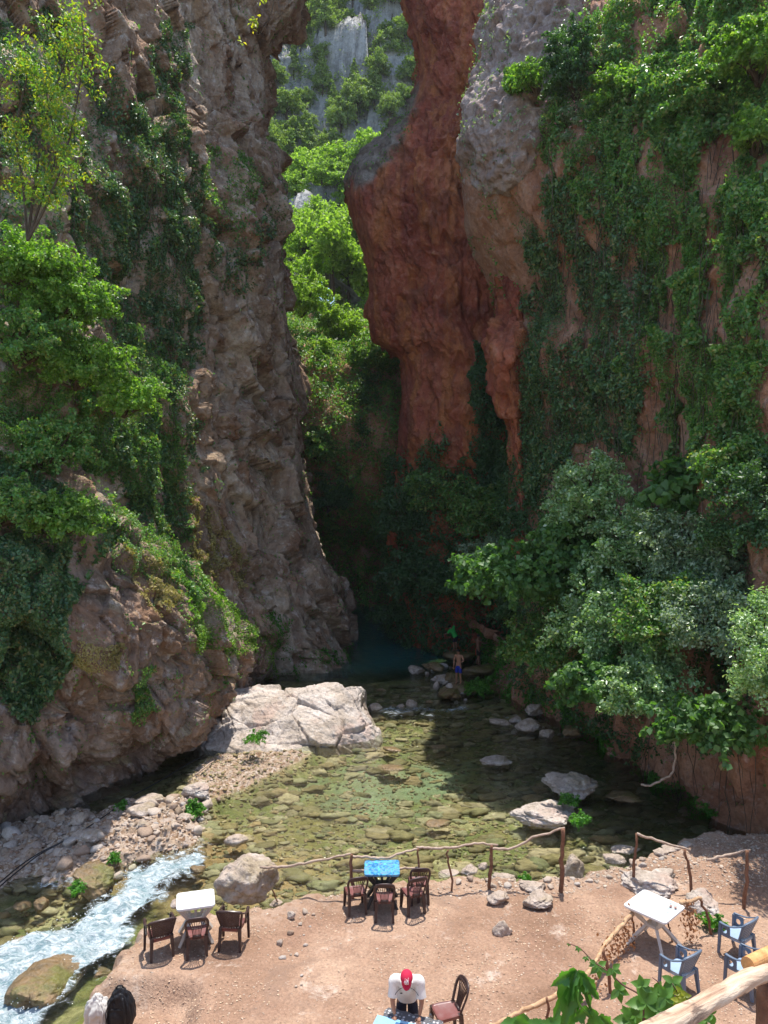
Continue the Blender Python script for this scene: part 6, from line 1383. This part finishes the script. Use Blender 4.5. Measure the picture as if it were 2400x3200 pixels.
# earth bank under the thicket along the right side of the gorge
netK = [[(1010,1330,40),(1040,1340,38.5),(1075,1370,36),(1115,1410,33.5),(1160,1450,31)], [(985,1385,41.5),(1030,1395,38.8),(1062,1420,36),(1098,1455,33.6),(1140,1500,31)], [(975,1405,42),(1022,1425,38.6),(1055,1455,35.7),(1088,1490,33.2),(1128,1530,30.6)], [(970,1450,42),(1018,1470,38.4),(1050,1500,35.5),(1082,1530,33),(1122,1565,30.4)]]
SK = cliff('bank', netK, 70, 200, M['rock_wall'], rough_disp(.2, .35, .2, 190), 'low earthy bank under the dark thicket')
climber('fern', SK, [(960,1300),(1200,1300),(1200,1600),(960,1600)], 5200, .13, M['fern'], 'fresh green ferns along the shaded right bank', 55, -.2, .2, .35, cat='fern')

# ------------------------------------------------------------------ plants close to the viewer
def big_leaf(c, d, nrm, L, W, lobes=0, curl=.25, seed=0, teeth=.06, fold=.12):
    g = random.Random(seed); d = unit(d); nrm = unit(np.array(nrm) - d*np.dot(d, nrm)); s = np.cross(d, nrm); n = 16; V = []; F = []
    for i in range(n+1):
        t = i/n; w = W*math.sin(math.pi*min(1, t*1.02)**.75)**.9*(1 - .25*t)
        if lobes: w *= 1 + .28*math.sin(t*math.pi*2*lobes*.5+.6)
        w *= 1 + (teeth if i % 2 else -teeth); ctr = np.array(c) + d*L*t - np.array([0, 0, 1])*curl*L*t*t + nrm*.0
        for q, f_ in ((-1, fold), (-.5, fold*.4), (0, 0), (.5, fold*.4), (1, fold)): V.append(ctr + s*w*.5*q + nrm*w*f_*(1 + .5*math.sin(t*9+seed+q)))
    for i in range(n):
        for q in range(4): F.append((i*5+q, i*5+q+1, i*5+q+6, i*5+q+5))
    return V, F
M['bramble'] = leaf_mat('bramble leaf', [(.1, .22, .04), (.14, .3, .05), (.08, .17, .035), (.12, .26, .06)], .45, .45)
M['wilt'] = leaf_mat('wilted broad leaf', [(.04, .12, .03), (.07, .19, .035), (.1, .24, .04)], .4, .4)
Z3 = lambda x, y, Y: at(1600 + x*.4822, 2500 + y*.4822, Y)
root = Z3(640, 1560, 4.3); e = empty('broad_leaf_plant', root, 'plant with large drooping dark green leaves near the lower right rail', 'plant')
mb = MB()
stem = [(Z3(640, 1560, 4.3)), Z3(560, 1440, 4.25), Z3(500, 1330, 4.2), Z3(455, 1200, 4.2), Z3(425, 1110, 4.2)]
mb.tube(spline(np.array(stem)-root, 6), np.linspace(.011, .006, 25), 7); stem2 = [Z3(560, 1440, 4.25), Z3(440, 1330, 4.1), Z3(430, 1230, 4.1)]; mb.tube(spline(np.array(stem2)-root, 6), np.linspace(.008, .004, 13), 6)
mb.build('stem', M['bramble'], e, True)
LV = [((425,1105),(-.45,0,-.75),.30,.12),((430,1100),(.35,0,-.8),.20,.10),((420,1108),(-.2,-.1,-1),.30,.12),((440,1120),(.6,-.1,-.6),.17,.09),((420,1100),(-.7,.1,-.35),.18,.10),((470,1180),(.5,0,-.5),.12,.07),((430,1240),(-.1,0,-1),.12,.06),((420,1250),(.1,.1,-1),.10,.05),((410,1130),(-.35,-.2,-1),.33,.11),
      ((500,1350),(-.7,0,-.3),.17,.13),((520,1350),(.2,-.2,-.8),.18,.13),((560,1400),(.6,0,-.3),.14,.1)]
for k, (p, d, L, W) in enumerate(LV):
    V, F = big_leaf(Z3(*p, 4.2) - root, d, (random.uniform(-.5, .5), -1, .25), L*(.75 if k > 8 else .92), W*(.7 if k > 8 else .8), 5, .25, k, .12, .3); obj('leaf', V, F, M['wilt'], e, True)
root = Z3(60, 1620, 4.3); e = empty('broad_leaf_plant', root, 'tops of broad leaves rising at the bottom edge left of the drooping plant', 'plant')
for k, (p, d, L, W) in enumerate([((40,1470),(-.7,0,.35),.12,.1),((60,1470),(.1,0,.8),.12,.1),((80,1475),(.8,0,.3),.13,.1),((150,1480),(.7,0,.3),.16,.09),((250,1470),(.3,0,.3),.13,.09),((330,1480),(.7,0,.4),.10,.08)]):
    V, F = big_leaf(Z3(*p, 4.3) - root, d, (0, -.7, .8), L, W, 3, .3, 20+k, .1); obj('leaf', V, F, M['wilt'], e, True)
mb = MB(); mb.tube([(0, 0, -.2), Z3(60, 1475, 4.3)-root], .006, 5); mb.build('stem', M['bramble'], e)
root = Z3(820, 1560, 4.0); e = empty('bramble', root, 'bramble with toothed green leaflets in front of the blue armchairs', 'bramble'); mb = MB()
for path in ([(820,1560),(850,1440),(840,1280),(720,1200),(620,1110),(520,1040),(440,960),(365,930)], [(850,1500),(930,1400),(990,1330),(960,1200),(910,1150)], [(850,1450),(880,1330),(870,1240),(840,1190)], [(900,1480),(1020,1340),(1070,1260),(1040,1190)]):
    P = spline([Z3(x, y, 4.0)-root for x, y in path], 5); mb.tube(P, np.linspace(.006, .0025, len(P)), 5)
mb.build('stem', bark('purple bramble stem', (.12, .05, .06), (.22, .12, .08)), e, True)
BL_ = [(560,1080,.075,5),(655,1095,.065,4),(690,1230,.085,5),(540,1060,.05,3),(840,1205,.085,5),(1040,1180,.09,5),(930,1240,.09,5),(870,1320,.15,5),(990,1280,.10,5),(960,1360,.13,5),(800,1400,.12,5),(760,1430,.12,4),(1090,1250,.06,5),(1120,1270,.05,5),(1080,1300,.06,4),(1240,1400,.09,4),(1300,1390,.08,4),(1190,1440,.1,4),(430,960,.028,4),(480,1020,.03,4),(370,930,.02,3),(1010,1420,.12,5),(900,1440,.12,5)]
for k, (x, y, L, nl) in enumerate(BL_):
    g = random.Random(k); c = Z3(x, y, 4.0 + g.uniform(-.1, .1)) - root; a0 = g.uniform(0, 6.3); V = []; F = []; nr = np.array([g.uniform(-.3, .3), -.75, .75])
    for q in range(nl):
        a = a0 + (q-(nl-1)/2)*(1.05 if nl > 3 else .9); dd = (math.cos(a), .25*math.sin(a), math.sin(a)); v, f = big_leaf(c, dd, nr, L*.78, L*.5, 0, .12, k+q, .07); F += [tuple(i+len(V) for i in ff) for ff in f]; V += v
    obj('leaf', V, F, M['yellow'] if k in (12, 13, 14) else M['bramble'], e, True)

# ------------------------------------------------------------------ haze
hz = MB(); hz.box((0, 130, 73), (150, 270, 154)); ho = hz.build('haze', None); tag(ho, 'thin pale air filling the gorge', kind='stuff')
hm = bpy.data.materials.new('haze'); hm.use_nodes = True; ht = hm.node_tree; ht.nodes.remove(ht.nodes['Principled BSDF']); pv = ht.nodes.new('ShaderNodeVolumePrincipled')
pv.inputs['Color'].default_value = (.86, .93, 1, 1); pv.inputs['Density'].default_value = .0002; pv.inputs['Anisotropy'].default_value = .3; ht.links.new(pv.outputs[0], ht.nodes['Material Output'].inputs['Volume']); ho.data.materials.append(hm)
